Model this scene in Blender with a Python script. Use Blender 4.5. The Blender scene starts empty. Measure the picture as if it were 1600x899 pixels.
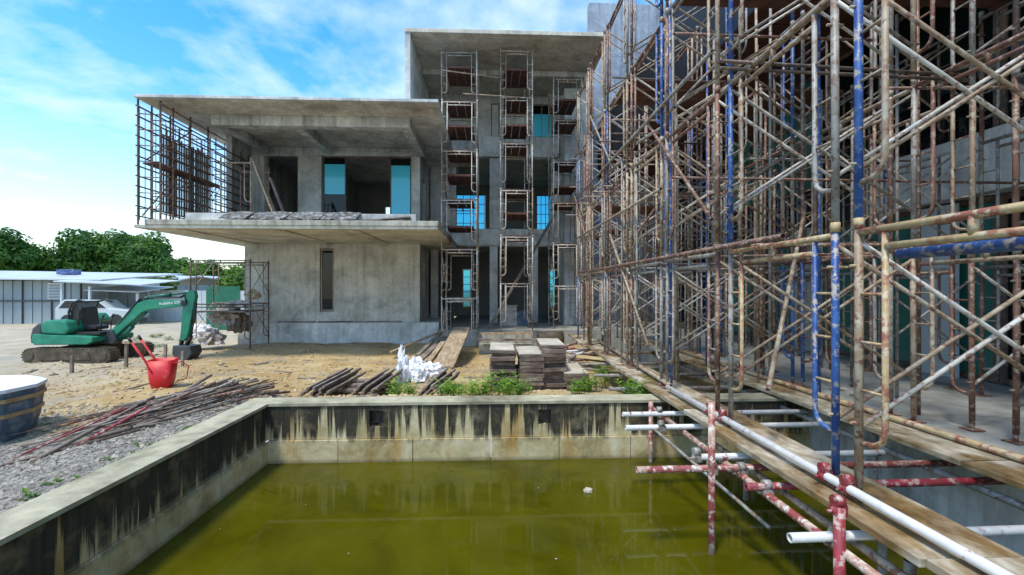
import bpy, bmesh, math, random
from mathutils import Vector, Matrix, noise
random.seed(7)
R = math.radians
S = bpy.context.scene
COL = S.collection

# ------------------------------------------------------------------ camera, sky, sun, exposure
FPX, HY, CAMZ, YAW = 690.0, 452.0, 1.25, R(2.4)
cam = bpy.data.cameras.new('camera'); cam_o = bpy.data.objects.new('camera', cam); COL.objects.link(cam_o)
cam.sensor_width = 36; cam.lens = 36 * FPX / 1600; cam.clip_start = .05; cam.clip_end = 3000
cam.shift_y = (HY - 449.5) / 1600
cam_o.location = (0, 0, CAMZ); cam_o.rotation_euler = (R(90), 0, -YAW)
S.camera = cam_o

SUN_EL, SUN_DIR = R(66), Vector((-.62, -.785))           # the sun stands to the left, behind the camera
SUN_AZ = math.atan2(SUN_DIR.x, SUN_DIR.y)
W = bpy.data.worlds.new('World'); S.world = W; W.use_nodes = True
nt = W.node_tree; nt.nodes.clear()
def wn(t): return nt.nodes.new(t)
out, bg, sky = wn('ShaderNodeOutputWorld'), wn('ShaderNodeBackground'), wn('ShaderNodeTexSky')
sky.sky_type = 'NISHITA'; sky.sun_disc = False; sky.sun_elevation = SUN_EL; sky.sun_rotation = SUN_AZ
sky.air_density = 1.3; sky.dust_density = .6; sky.ozone_density = 2.5
hs = wn('ShaderNodeHueSaturation'); hs.inputs['Saturation'].default_value = 1.45; hs.inputs['Value'].default_value = 1.3
tc, sep = wn('ShaderNodeTexCoord'), wn('ShaderNodeSeparateXYZ')
add, dx, dy, cmb = wn('ShaderNodeMath'), wn('ShaderNodeMath'), wn('ShaderNodeMath'), wn('ShaderNodeCombineXYZ')
add.inputs[1].default_value = .16; dx.operation = dy.operation = 'DIVIDE'
nz, nz2, cr, mx = wn('ShaderNodeTexNoise'), wn('ShaderNodeTexNoise'), wn('ShaderNodeValToRGB'), wn('ShaderNodeMix')
mx.data_type = 'RGBA'
nz.inputs['Scale'].default_value = 1.15; nz.inputs['Detail'].default_value = 9; nz.inputs['Roughness'].default_value = .6
nz.inputs['Distortion'].default_value = .35
nz2.inputs['Scale'].default_value = 7; nz2.inputs['Detail'].default_value = 5
mxn = wn('ShaderNodeMix'); mxn.inputs[0].default_value = .22
cr.color_ramp.elements[0].position = .42; cr.color_ramp.elements[0].color = (0, 0, 0, 1)
cr.color_ramp.elements[1].position = .70; cr.color_ramp.elements[1].color = (1, 1, 1, 1)
hz = wn('ShaderNodeMapRange'); hz.inputs[1].default_value = 0; hz.inputs[2].default_value = .36; hz.inputs[3].default_value = .62; hz.inputs[4].default_value = 0
mxx = wn('ShaderNodeMath'); mxx.operation = 'MAXIMUM'
cl = wn('ShaderNodeRGB'); cl.outputs[0].default_value = (4.7, 5.3, 5.8, 1)
L = nt.links.new
L(tc.outputs['Generated'], sep.inputs[0]); L(sep.outputs['Z'], add.inputs[0])
L(sep.outputs['X'], dx.inputs[0]); L(add.outputs[0], dx.inputs[1]); L(sep.outputs['Y'], dy.inputs[0]); L(add.outputs[0], dy.inputs[1])
L(dx.outputs[0], cmb.inputs[0]); L(dy.outputs[0], cmb.inputs[1])
L(cmb.outputs[0], nz.inputs['Vector']); L(cmb.outputs[0], nz2.inputs['Vector'])
L(nz.outputs['Fac'], mxn.inputs[2]); L(nz2.outputs['Fac'], mxn.inputs[3]); L(mxn.outputs[0], cr.inputs['Fac'])
L(sep.outputs['Z'], hz.inputs[0]); L(cr.outputs['Color'], mxx.inputs[0]); L(hz.outputs[0], mxx.inputs[1])
L(sky.outputs[0], hs.inputs['Color']); L(hs.outputs[0], mx.inputs[6]); L(cl.outputs[0], mx.inputs[7]); L(mxx.outputs[0], mx.inputs[0])
L(mx.outputs[2], bg.inputs[0]); bg.inputs[1].default_value = .14; L(bg.outputs[0], out.inputs[0])

sun = bpy.data.lights.new('sun', 'SUN'); sun.energy = 2.2; sun.angle = R(9); sun.color = (1, .95, .86)
sun_o = bpy.data.objects.new('sun', sun); COL.objects.link(sun_o)
sd = Vector((SUN_DIR.x * math.cos(SUN_EL), SUN_DIR.y * math.cos(SUN_EL), math.sin(SUN_EL))).normalized()
sun_o.rotation_euler = sd.to_track_quat('Z', 'Y').to_euler(); sun_o.location = (-20, -20, 40)
S.view_settings.view_transform = 'Standard'; S.view_settings.look = 'None'
S.view_settings.exposure = .80; S.view_settings.gamma = 1
S.render.resolution_x, S.render.resolution_y = 1024, 575

# ------------------------------------------------------------------ pixel helpers (photo pixels, 1600 wide)
def ray(px, py):
    u, v = (px - 800) / FPX, (HY - py) / FPX
    return Vector((u * math.cos(YAW) + math.sin(YAW), math.cos(YAW) - u * math.sin(YAW), v))
def onY(px, py, Y): d = ray(px, py); t = Y / d.y; return Vector((d.x * t, Y, CAMZ + d.z * t))
def onZ(px, py, z): d = ray(px, py); t = (z - CAMZ) / d.z; return Vector((d.x * t, d.y * t, z))

# ------------------------------------------------------------------ materials
def newmat(name):
    m = bpy.data.materials.new(name); m.use_nodes = True
    return m, m.node_tree, m.node_tree.nodes['Principled BSDF']
def ramp(t, fac, stops):
    r = t.nodes.new('ShaderNodeValToRGB'); e = r.color_ramp.elements
    while len(e) < len(stops): e.new(.5)
    for i, (p, c) in enumerate(stops): e[i].position = p; e[i].color = (*c, 1) if len(c) == 3 else c
    t.links.new(fac, r.inputs['Fac']); return r.outputs['Color']
def coords(t, scale=(1, 1, 1), rnd=True):
    c = t.nodes.new('ShaderNodeTexCoord'); mp = t.nodes.new('ShaderNodeMapping'); mp.inputs['Scale'].default_value = scale
    t.links.new(c.outputs['Object'], mp.inputs['Vector'])
    if rnd:
        oi = t.nodes.new('ShaderNodeObjectInfo'); k = t.nodes.new('ShaderNodeVectorMath'); k.operation = 'SCALE'
        k.inputs[0].default_value = (37, 23, 51); t.links.new(oi.outputs['Random'], k.inputs['Scale'])
        t.links.new(k.outputs[0], mp.inputs['Location'])
    return mp.outputs['Vector']
def tnoise(t, vec, scale, detail=6, rough=.6, dist=0):
    n = t.nodes.new('ShaderNodeTexNoise'); n.inputs['Scale'].default_value = scale; n.inputs['Detail'].default_value = detail
    n.inputs['Roughness'].default_value = rough; n.inputs['Distortion'].default_value = dist
    t.links.new(vec, n.inputs['Vector']); return n.outputs['Fac']
def mixc(t, fac, a, b, mode='MIX'):
    m = t.nodes.new('ShaderNodeMix'); m.data_type = 'RGBA'; m.blend_type = mode
    for s, i in ((fac, 0), (a, 6), (b, 7)):
        if hasattr(s, 'links'): t.links.new(s, m.inputs[i])
        else: m.inputs[i].default_value = s if i == 0 else (*s, 1)
    return m.outputs[2]
def bump(t, b, h, strength=.3, dist=.02):
    n = t.nodes.new('ShaderNodeBump'); n.inputs['Strength'].default_value = strength; n.inputs['Distance'].default_value = dist
    t.links.new(h, n.inputs['Height']); t.links.new(n.outputs[0], b.inputs['Normal'])
def simple(name, stops, scale=4, rough=.7, sc=(1, 1, 1), metal=0, bmp=.15, detail=6, rnd=True, spec=.5):
    m, t, b = newmat(name); v = coords(t, sc, rnd); n = tnoise(t, v, scale, detail)
    t.links.new(ramp(t, n, stops), b.inputs['Base Color']); b.inputs['Roughness'].default_value = rough; b.inputs['Metallic'].default_value = metal
    b.inputs['Specular IOR Level'].default_value = spec
    if bmp: bump(t, b, tnoise(t, v, scale * 5, 4), bmp, .01)
    return m
def concrete(name, base, dark, streak=.5, spots=True):
    m, t, b = newmat(name); v = coords(t, rnd=False); vs = coords(t, (5, 5, .35), False)
    c = ramp(t, tnoise(t, v, 1.1, 9, .66, .5), [(.3, tuple(x * .8 for x in dark)), (.5, base), (.70, tuple(min(1, x * 1.32) for x in base))])
    st = ramp(t, tnoise(t, vs, 1.1, 6, .65), [(.44, (1, 1, 1)), (.66, (1 - streak, 1 - streak, 1 - streak * 1.02))])
    c = mixc(t, .8, c, st, 'MULTIPLY')
    fn = ramp(t, tnoise(t, v, 9, 6, .7), [(.35, (.8, .79, .76)), (.6, (1.06, 1.06, 1.05))])
    c = mixc(t, .7, c, fn, 'MULTIPLY')
    t.links.new(c, b.inputs['Base Color']); b.inputs['Roughness'].default_value = .85; b.inputs['Specular IOR Level'].default_value = .25
    bump(t, b, tnoise(t, v, 22, 6, .7), .25, .008); return m
def worn(name, paint, other, under, lo=.45, hi=.52, rough=.45, scale=5, u0=.53):
    """chipped paint over an older coat and rust"""
    m, t, b = newmat(name); v = coords(t); n = tnoise(t, v, scale, 7, .62, .3); n2 = tnoise(t, v, scale * 2.6, 6, .65)
    f1 = ramp(t, n, [(lo, (1, 1, 1)), (hi, (0, 0, 0))]); f2 = ramp(t, n2, [(u0, (0, 0, 0)), (u0 + .07, (1, 1, 1))])
    pv = ramp(t, tnoise(t, v, 14, 4), [(.3, tuple(k * .75 for k in paint)), (.65, paint)])
    c = mixc(t, f1, pv, other); c = mixc(t, f2, c, under)
    t.links.new(c, b.inputs['Base Color']); b.inputs['Roughness'].default_value = rough
    bump(t, b, n2, .25, .004); return m
M = {}
M['conc'] = concrete('concrete_grey', (.55, .55, .52), (.37, .37, .34))
M['conc_l'] = concrete('concrete_pale', (.58, .59, .57), (.43, .435, .415), .3)
M['conc_panel'] = concrete('concrete_panel', (.53, .53, .485), (.35, .345, .30), .25)
M['conc_skim'] = concrete('skim_coat', (.52, .52, .485), (.4, .4, .36), .2)
M['conc_soffit'] = concrete('concrete_soffit', (.57, .54, .45), (.40, .37, .29), .3)
M['conc_old'] = concrete('concrete_weathered', (.44, .42, .35), (.23, .215, .16), .6)
M['panel_blue'] = concrete('grey_blue_cladding', (.30, .35, .42), (.22, .265, .33), .35)
M['terrace'] = concrete('terrace_concrete', (.33, .33, .3), (.2, .2, .18), .2)
M['p_blue'] = worn('pipe_blue_paint', (.016, .062, .23), (.03, .10, .30), (.33, .30, .26), .47, .55, .5, 7)
M['p_rust'] = worn('pipe_rusty_red', (.13, .058, .042), (.22, .105, .065), (.36, .29, .21), .44, .56, .55, 8)
M['p_cream'] = worn('pipe_cream_paint', (.43, .37, .27), (.28, .20, .125), (.17, .08, .05), .47, .57, .55, 8)
M['p_steel'] = worn('pipe_dull_steel', (.36, .345, .31), (.23, .205, .17), (.17, .095, .065), .47, .56, .5, 8)
M['p_pale'] = worn('pipe_pale_galvanised', (.62, .59, .53), (.45, .41, .34), (.26, .15, .1), .45, .56, .45, 7)
M['p_white'] = worn('pipe_white_paint', (.70, .69, .66), (.62, .60, .56), (.30, .085, .065), .42, .52, .45, 4, .60)
M['p_redwhite'] = worn('pipe_flaking_red_white', (.27, .06, .05), (.42, .27, .2), (.58, .52, .45), .46, .53, .5, 7)
M['p_red'] = worn('pipe_red_paint', (.33, .028, .045), (.24, .03, .035), (.45, .33, .28), .48, .56, .45, 7)
M['p_yellow'] = worn('pipe_rust_yellow', (.46, .34, .17), (.26, .09, .055), (.48, .40, .27), .42, .52, .55, 9)
M['p_dark'] = worn('pipe_dark_iron', (.07, .055, .045), (.11, .07, .05), (.2, .13, .09), .45, .55, .6)
M['deck'] = simple('rusty_deck', [(.3, (.05, .022, .014)), (.6, (.13, .05, .03)), (.8, (.2, .11, .07))], 5, .75)
M['wood'] = simple('weathered_board', [(.28, (.17, .11, .06)), (.5, (.34, .25, .15)), (.72, (.52, .42, .29))], 2.5, .7, (6, .9, 6))
M['wood_grey'] = simple('old_grey_timber', [(.3, (.09, .07, .055)), (.55, (.22, .18, .14)), (.75, (.36, .31, .25))], 3, .8, (1, 1, 1))
M['form'] = simple('formwork_panel', [(.3, (.07, .045, .035)), (.55, (.18, .13, .10)), (.75, (.42, .36, .29))], 4, .8)
M['form_top'] = simple('formwork_face', [(.3, (.34, .30, .23)), (.7, (.60, .55, .45))], 3, .75)
M['black'] = simple('black_rubber', [(.3, (.012, .012, .012)), (.7, (.03, .03, .03))], 6, .5)
M['green'] = simple('excavator_green', [(.3, (.006, .15, .085)), (.52, (.012, .21, .12)), (.66, (.03, .24, .15)), (.78, (.22, .24, .15))], 3.5, .5, bmp=.06)
M['green_d'] = simple('excavator_dark_green', [(.3, (.004, .085, .055)), (.7, (.008, .12, .075))], 2, .4, bmp=.04)
M['charcoal'] = simple('charcoal_paint', [(.3, (.03, .035, .04)), (.7, (.06, .065, .07))], 3, .45, bmp=.05)
M['track'] = simple('muddy_track', [(.3, (.03, .024, .018)), (.6, (.1, .08, .05)), (.8, (.24, .19, .12))], 5, .85)
M['red'] = simple('red_plastic', [(.3, (.42, .008, .012)), (.6, (.62, .014, .018)), (.78, (.5, .25, .2))], 6, .5, bmp=.08)
M['white'] = simple('white_plastic', [(.3, (.72, .72, .72)), (.7, (.86, .86, .88))], 3, .5)
M['sheet_white'] = simple('white_sheet_metal', [(.3, (.40, .45, .46)), (.7, (.56, .61, .62))], .8, .45, (1, 1, .4), bmp=.03)
M['sheet_grey'] = simple('grey_sheet_metal', [(.3, (.19, .235, .255)), (.7, (.29, .345, .365))], .7, .45, (1, 1, .4), bmp=.03)
M['roof_metal'] = simple('zinc_roof', [(.3, (.36, .40, .42)), (.55, (.52, .56, .58)), (.75, (.38, .30, .25))], .6, .4, bmp=.03)
M['blue_steel'] = simple('blue_drum', [(.3, (.05, .075, .11)), (.5, (.08, .125, .18)), (.68, (.26, .28, .29))], 7, .6)
M['tan_band'] = simple('tan_strap', [(.3, (.3, .19, .08)), (.7, (.46, .32, .15))], 4, .6)
M['tarp'] = simple('grey_mesh_sheet', [(.35, (.045, .047, .045)), (.5, (.11, .113, .11)), (.65, (.30, .305, .30))], 9, .8)
M['cloth'] = simple('dirty_cloth', [(.3, (.3, .27, .24)), (.55, (.55, .5, .47)), (.75, (.72, .7, .69))], 3, .9)
M['greenboard'] = simple('green_board', [(.3, (.008, .1, .06)), (.7, (.012, .16, .095))], 2, .6)
M['rock'] = simple('pale_rubble', [(.3, (.28, .24, .17)), (.7, (.52, .46, .36))], 5, .9)
M['gravel_m'] = simple('grey_gravel', [(.3, (.11, .10, .08)), (.5, (.24, .22, .18)), (.7, (.46, .41, .32))], 14, .85, rnd=False)
M['clod'] = simple('earth_clods', [(.3, (.25, .16, .07)), (.5, (.40, .285, .14)), (.75, (.58, .48, .32))], 3, .95, rnd=False)
M['bark'] = simple('bark', [(.3, (.05, .035, .022)), (.7, (.13, .095, .065))], 6, .9)
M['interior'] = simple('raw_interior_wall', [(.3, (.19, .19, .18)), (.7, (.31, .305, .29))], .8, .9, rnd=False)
M['black_clad'] = simple('black_cladding', [(.3, (.009, .010, .013)), (.7, (.016, .018, .022))], 1.5, .5, rnd=False, bmp=.02, spec=.3)
M['soffit_brown'] = simple('brown_soffit_board', [(.3, (.07, .026, .018)), (.7, (.14, .055, .036))], 2, .7)
def leafmat(name, a, b2):
    m, t, b = newmat(name); v = coords(t, rnd=False)
    t.links.new(ramp(t, tnoise(t, v, .55, 4), [(.32, a), (.68, b2)]), b.inputs['Base Color']); b.inputs['Roughness'].default_value = .6
    b.inputs['Specular IOR Level'].default_value = .3
    tr = t.nodes.new('ShaderNodeBsdfTranslucent'); tr.inputs[0].default_value = (b2[0] * 1.3, b2[1] * 1.4, b2[2] * .6, 1)
    ms = t.nodes.new('ShaderNodeMixShader'); ms.inputs[0].default_value = .3
    o = t.nodes['Material Output']; t.links.new(b.outputs[0], ms.inputs[1]); t.links.new(tr.outputs[0], ms.inputs[2]); t.links.new(ms.outputs[0], o.inputs[0]); return m
M['leaf'] = leafmat('tree_leaf', (.02, .075, .012), (.055, .15, .022))
M['leaf2'] = leafmat('bright_leaf', (.06, .13, .02), (.13, .22, .035))
M['leaf3'] = leafmat('lighter_leaf', (.04, .11, .016), (.09, .19, .03))  # lighter green for some leaf clumps of the dark trees
M['weed'] = leafmat('weed_leaf', (.11, .23, .02), (.22, .38, .05))
def glass(name, tint, transp, rough=.03, body=(.02, .04, .04)):
    m, t, b = newmat(name); b.inputs['Base Color'].default_value = (*body, 1); b.inputs['Roughness'].default_value = rough
    tb = t.nodes.new('ShaderNodeBsdfTransparent'); tb.inputs[0].default_value = (*tint, 1)
    ms = t.nodes.new('ShaderNodeMixShader'); ms.inputs[0].default_value = transp
    o = t.nodes['Material Output']; t.links.new(b.outputs[0], ms.inputs[1]); t.links.new(tb.outputs[0], ms.inputs[2]); t.links.new(ms.outputs[0], o.inputs[0]); return m
M['glass_dark'] = glass('shade_tinted_glass', (.12, .24, .22), .35, .03, (.006, .012, .012))  # near-black tint puts the shade of rooms behind into the glass
M['glass_green'] = glass('green_glass', (.2, .5, .42), .2, .06, (.05, .20, .16))
M['glass_film'] = glass('blue_film_glass', (.2, .75, .95), .08, .08, (.09, .66, .88))
M['glass_sky'] = glass('blue_tint_glass', (.3, .72, .88), .8, .05, (.04, .25, .33))
# pool wall: pale concrete below a lift joint, black run-off streaks above it
def poolmat(amount, name):
    m, t, b = newmat(name); v = coords(t, rnd=False); vs = coords(t, (7.5, 7.5, .22), False)
    base = ramp(t, tnoise(t, v, 3.2, 9, .68, .5), [(.28, (.19, .145, .05)), (.44, (.42, .34, .165)), (.58, (.56, .48, .28)), (.72, (.68, .64, .5))])
    rust = ramp(t, tnoise(t, coords(t, (2.2, 2.2, .5), False), 1.3, 5), [(.5, (1, 1, 1)), (.68, (.82, .6, .32))])
    base = mixc(t, 1, base, rust, 'MULTIPLY')
    g = t.nodes.new('ShaderNodeNewGeometry'); sp = t.nodes.new('ShaderNodeSeparateXYZ'); t.links.new(g.outputs['Position'], sp.inputs[0])
    mr = t.nodes.new('ShaderNodeMapRange'); mr.inputs[1].default_value = -.455; mr.inputs[2].default_value = -.37; mr.inputs[3].default_value = 0; mr.inputs[4].default_value = 1
    t.links.new(sp.outputs['Z'], mr.inputs[0])
    n = tnoise(t, vs, 1.25, 7, .66); fade = t.nodes.new('ShaderNodeMapRange'); fade.inputs[1].default_value = -.42; fade.inputs[2].default_value = -.02; fade.inputs[3].default_value = -.06; fade.inputs[4].default_value = .07
    t.links.new(sp.outputs['Z'], fade.inputs[0])
    ad = t.nodes.new('ShaderNodeMath'); t.links.new(n, ad.inputs[0]); t.links.new(fade.outputs[0], ad.inputs[1])
    f = ramp(t, ad.outputs[0], [(amount - .025, (0, 0, 0)), (amount + .035, (1, 1, 1))])
    mu = t.nodes.new('ShaderNodeMath'); mu.operation = 'MULTIPLY'; t.links.new(f, mu.inputs[0]); t.links.new(mr.outputs[0], mu.inputs[1])
    fl = ramp(t, tnoise(t, v, 7, 5), [(.28, (.7, .7, .7)), (.5, (1, 1, 1))])
    mu2 = t.nodes.new('ShaderNodeMath'); mu2.operation = 'MULTIPLY'; t.links.new(mu.outputs[0], mu2.inputs[0]); t.links.new(fl, mu2.inputs[1])
    dk = ramp(t, tnoise(t, vs, 2.3, 6), [(.35, (.016, .013, .008)), (.6, (.045, .037, .02)), (.75, (.10, .085, .045))]); c = mixc(t, mu2.outputs[0], base, dk)
    wl = t.nodes.new('ShaderNodeMapRange'); wl.inputs[1].default_value = -.655; wl.inputs[2].default_value = -.60; wl.inputs[3].default_value = .75; wl.inputs[4].default_value = 0
    t.links.new(sp.outputs['Z'], wl.inputs[0]); c = mixc(t, wl.outputs[0], c, (.08, .065, .02))
    t.links.new(c, b.inputs['Base Color']); b.inputs['Roughness'].default_value = .85; bump(t, b, tnoise(t, v, 16, 6, .7), .35, .01); return m
M['pool_far'] = poolmat(.455, 'stained_pool_wall'); M['pool_left'] = poolmat(.405, 'mouldy_pool_wall')
M['cope'] = concrete('wall_top_concrete', (.41, .385, .27), (.17, .155, .09), .3)
def groundmat():
    m, t, b = newmat('site_earth'); v = coords(t, rnd=False)
    earth = ramp(t, tnoise(t, v, .8, 9, .62, .3), [(.28, (.26, .165, .065)), (.45, (.42, .29, .125)), (.6, (.50, .385, .20)), (.78, (.60, .53, .38))])
    grav = ramp(t, tnoise(t, v, 7, 6, .7), [(.3, (.13, .125, .11)), (.5, (.27, .26, .225)), (.72, (.46, .43, .36))])
    pale = ramp(t, tnoise(t, v, 1.4, 7), [(.3, (.33, .275, .18)), (.7, (.54, .475, .36))])
    g = t.nodes.new('ShaderNodeNewGeometry'); sp = t.nodes.new('ShaderNodeSeparateXYZ'); t.links.new(g.outputs['Position'], sp.inputs[0])
    def rng(sock, a, bb):
        mr = t.nodes.new('ShaderNodeMapRange'); mr.inputs[1].default_value = a; mr.inputs[2].default_value = bb; t.links.new(sock, mr.inputs[0]); return mr.outputs[0]
    def math2(op, a, bb):
        n = t.nodes.new('ShaderNodeMath'); n.operation = op
        for s, i in ((a, 0), (bb, 1)):
            if hasattr(s, 'links'): t.links.new(s, n.inputs[i])
            else: n.inputs[i].default_value = s
        return n.outputs[0]
    big = math2('MULTIPLY', math2('SUBTRACT', tnoise(t, v, .45, 5), .5), 5.0)
    fx = rng(math2('ADD', sp.outputs['X'], big), -6.5, -10.5)              # pale dust towards the open yard
    fy = rng(math2('ADD', sp.outputs['Y'], big), 6.3, 4.9)                 # crushed stone next to the pool
    c = mixc(t, fx, earth, pale); c = mixc(t, fy, c, grav)
    patch = ramp(t, tnoise(t, v, .7, 6, .6), [(.52, (0, 0, 0)), (.62, (1, 1, 1))]); c = mixc(t, math2('MULTIPLY', patch, .55), c, grav)
    t.links.new(c, b.inputs['Base Color']); b.inputs['Roughness'].default_value = .95; b.inputs['Specular IOR Level'].default_value = .2
    bump(t, b, tnoise(t, v, 9, 9, .75), .9, .05); return m
M['ground'] = groundmat()
def watermat():
    m, t, b = newmat('green_pool_water'); v = coords(t, rnd=False)
    c = ramp(t, tnoise(t, v, 1.1, 9, .66, .6), [(.3, (.034, .034, .001)), (.5, (.066, .063, .002)), (.62, (.078, .075, .003)), (.75, (.125, .12, .02))])
    t.links.new(c, b.inputs['Base Color']); b.inputs['Roughness'].default_value = .035; b.inputs['IOR'].default_value = 1.33; b.inputs['Specular IOR Level'].default_value = .42
    bump(t, b, tnoise(t, v, 4, 4), .045, .01); return m
M['water'] = watermat()
def wetboard():
    m, t, b = newmat('wet_scaffold_board'); v = coords(t, (3.2, 1.6, 3)); n = tnoise(t, v, 2.6, 8, .65, .2)
    c = ramp(t, n, [(.28, (.13, .09, .045)), (.44, (.29, .235, .15)), (.56, (.42, .37, .275)), (.70, (.62, .58, .49))])
    wet = ramp(t, tnoise(t, coords(t, (1.6, .8, 1)), 1.6, 6), [(.46, (0, 0, 0)), (.58, (1, 1, 1))])
    c = mixc(t, wet, c, mixc(t, 1, c, (.62, .47, .29), 'MULTIPLY')); t.links.new(c, b.inputs['Base Color'])
    rg = t.nodes.new('ShaderNodeMapRange'); rg.inputs[3].default_value = .7; rg.inputs[4].default_value = .12; t.links.new(wet, rg.inputs[0]); t.links.new(rg.outputs[0], b.inputs['Roughness'])
    bump(t, b, n, .2, .006); return m
M['board'] = wetboard()

# ------------------------------------------------------------------ mesh helpers
class MB:
    def __init__(s): s.v, s.f, s.m, s.sm = [], [], [], []
    def face(s, idx, mi=0, smooth=False): s.f.append(idx); s.m.append(mi); s.sm.append(smooth)
    def box(s, x0, x1, y0, y1, z0, z1, mi=0):
        n = len(s.v); s.v += [(x, y, z) for z in (z0, z1) for y in (y0, y1) for x in (x0, x1)]
        for q in ((0, 2, 3, 1), (4, 5, 7, 6), (0, 1, 5, 4), (1, 3, 7, 5), (3, 2, 6, 7), (2, 0, 4, 6)): s.face([n + i for i in q], mi)
        return s
    def obox(s, a, b, w, h, mi=0, up=(0, 0, 1)):
        a, b = Vector(a), Vector(b); d = (b - a).normalized(); u = Vector(up); r = d.cross(u)
        r = (r if r.length > 1e-4 else d.cross(Vector((1, 0, 0)))).normalized() * w / 2; u = r.cross(d).normalized() * h / 2
        n = len(s.v); s.v += [tuple(p + i * r + j * u) for p in (a, b) for (i, j) in ((-1, -1), (1, -1), (1, 1), (-1, 1))]
        for q in ((0, 1, 2, 3), (7, 6, 5, 4), (0, 4, 5, 1), (1, 5, 6, 2), (2, 6, 7, 3), (3, 7, 4, 0)): s.face([n + i for i in q], mi)
        return s
    def path(s, pts, r, k=8, mi=0, caps=True, hollow=False):
        pts = [Vector(p) for p in pts]; rings = []
        prev = None
        for i, p in enumerate(pts):
            d = (pts[min(i + 1, len(pts) - 1)] - pts[max(i - 1, 0)]).normalized()
            if prev is None:
                a = d.cross(Vector((0, 0, 1))); a = (a if a.length > 1e-3 else d.cross(Vector((1, 0, 0)))).normalized()
            else: a = (prev - d * prev.dot(d)).normalized()
            prev = a; b = d.cross(a); rr = r[i] if isinstance(r, (list, tuple)) else r
            n = len(s.v); rings.append(n)
            s.v += [tuple(p + (a * math.cos(2 * math.pi * j / k) + b * math.sin(2 * math.pi * j / k)) * rr) for j in range(k)]
        for r0, r1 in zip(rings, rings[1:]):
            for j in range(k): s.face([r0 + j, r0 + (j + 1) % k, r1 + (j + 1) % k, r1 + j], mi, True)
        if hollow:
            for ri, e in ((rings[0], 1), (rings[-1], -1)):
                c = pts[0] if e == 1 else pts[-1]; d = (pts[1] - pts[0]).normalized() * e if e == 1 else (pts[-2] - pts[-1]).normalized()
                n = len(s.v); s.v += [tuple(c + (Vector(s.v[ri + j]) - c) * .8) for j in range(k)]
                n2 = len(s.v); s.v += [tuple(Vector(s.v[n + j]) + d * .14) for j in range(k)]
                for j in range(k):
                    s.face([ri + j, n + j, n + (j + 1) % k, ri + (j + 1) % k], mi); s.face([n + j, n2 + j, n2 + (j + 1) % k, n + (j + 1) % k], mi)
                s.face([n2 + j for j in range(k)], mi)
        elif caps:
            s.face([rings[0] + j for j in range(k)][::-1], mi); s.face([rings[-1] + j for j in range(k)], mi)
        return s
    def tube(s, a, b, r=.024, k=8, mi=0, **kw): return s.path([a, b], r, k, mi, **kw)
    def prism(s, poly, y0, y1, mi=0, plane='xz'):
        n = len(s.v); k = len(poly)
        for y in (y0, y1): s.v += [(p[0], y, p[1]) if plane == 'xz' else (p[0], p[1], y) if plane == 'xy' else (y, p[0], p[1]) for p in poly]
        s.face([n + i for i in range(k)], mi); s.face([n + k + i for i in range(k)][::-1], mi)
        for i in range(k): s.face([n + i, n + (i + 1) % k, n + k + (i + 1) % k, n + k + i][::-1], mi)
        return s
    def mesh(s, name):
        me = bpy.data.meshes.new(name); me.from_pydata(s.v, [], s.f)
        me.polygons.foreach_set('material_index', s.m); me.polygons.foreach_set('use_smooth', s.sm)
        bm = bmesh.new(); bm.from_mesh(me); bmesh.ops.recalc_face_normals(bm, faces=bm.faces); bm.to_mesh(me); bm.free(); return me
    def build(s, name, mats, parent=None, loc=None, rot=None, bevel=0):
        return put(name, s.mesh(name), mats, parent, loc, rot, bevel)
def put(name, me, mats, parent=None, loc=None, rot=None, bevel=0):
    o = bpy.data.objects.new(name, me); COL.objects.link(o)
    mats = mats if isinstance(mats, (list, tuple)) else [mats]
    if len(me.materials) == 0:
        for m in mats: me.materials.append(M[m])
    else:
        for i, m in enumerate(mats): o.material_slots[i].link = 'OBJECT'; o.material_slots[i].material = M[m]
    if parent: o.parent = parent
    if loc is not None: o.location = loc
    if rot is not None: o.rotation_euler = rot
    if bevel:
        bv = o.modifiers.new('bevel', 'BEVEL'); bv.width = bevel; bv.segments = 2; bv.limit_method = 'ANGLE'; bv.angle_limit = R(40)
    return o
def tag(o, label, cat, group=None, kind=None):
    if label: o['label'] = label
    if cat: o['category'] = cat
    if group: o['group'] = group
    if kind: o['kind'] = kind
    return o
def thing(name, label, cat, loc=(0, 0, 0), rz=0, group=None):
    o = bpy.data.objects.new(name, None); COL.objects.link(o); o.location = loc; o.rotation_euler = (0, 0, rz); o.empty_display_size = .2
    return tag(o, label, cat, group)
def struct(o): o['kind'] = 'structure'; return o
def wall(mb, axis, a0, a1, z0, z1, t0, t1, ops=()):
    cuts = sorted({a0, a1, *[c for o in ops for c in o[:2] if a0 < c < a1]})
    for c0, c1 in zip(cuts, cuts[1:]):
        zz = z0
        for o in sorted([o for o in ops if o[0] <= c0 + 1e-6 and o[1] >= c1 - 1e-6], key=lambda o: o[2]) + [(0, 0, z1, z1)]:
            if o[2] > zz + 1e-4:
                if axis == 'x': mb.box(c0, c1, t0, t1, zz, o[2])
                else: mb.box(t0, t1, c0, c1, zz, o[2])
            zz = max(zz, o[3])
    return mb

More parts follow.
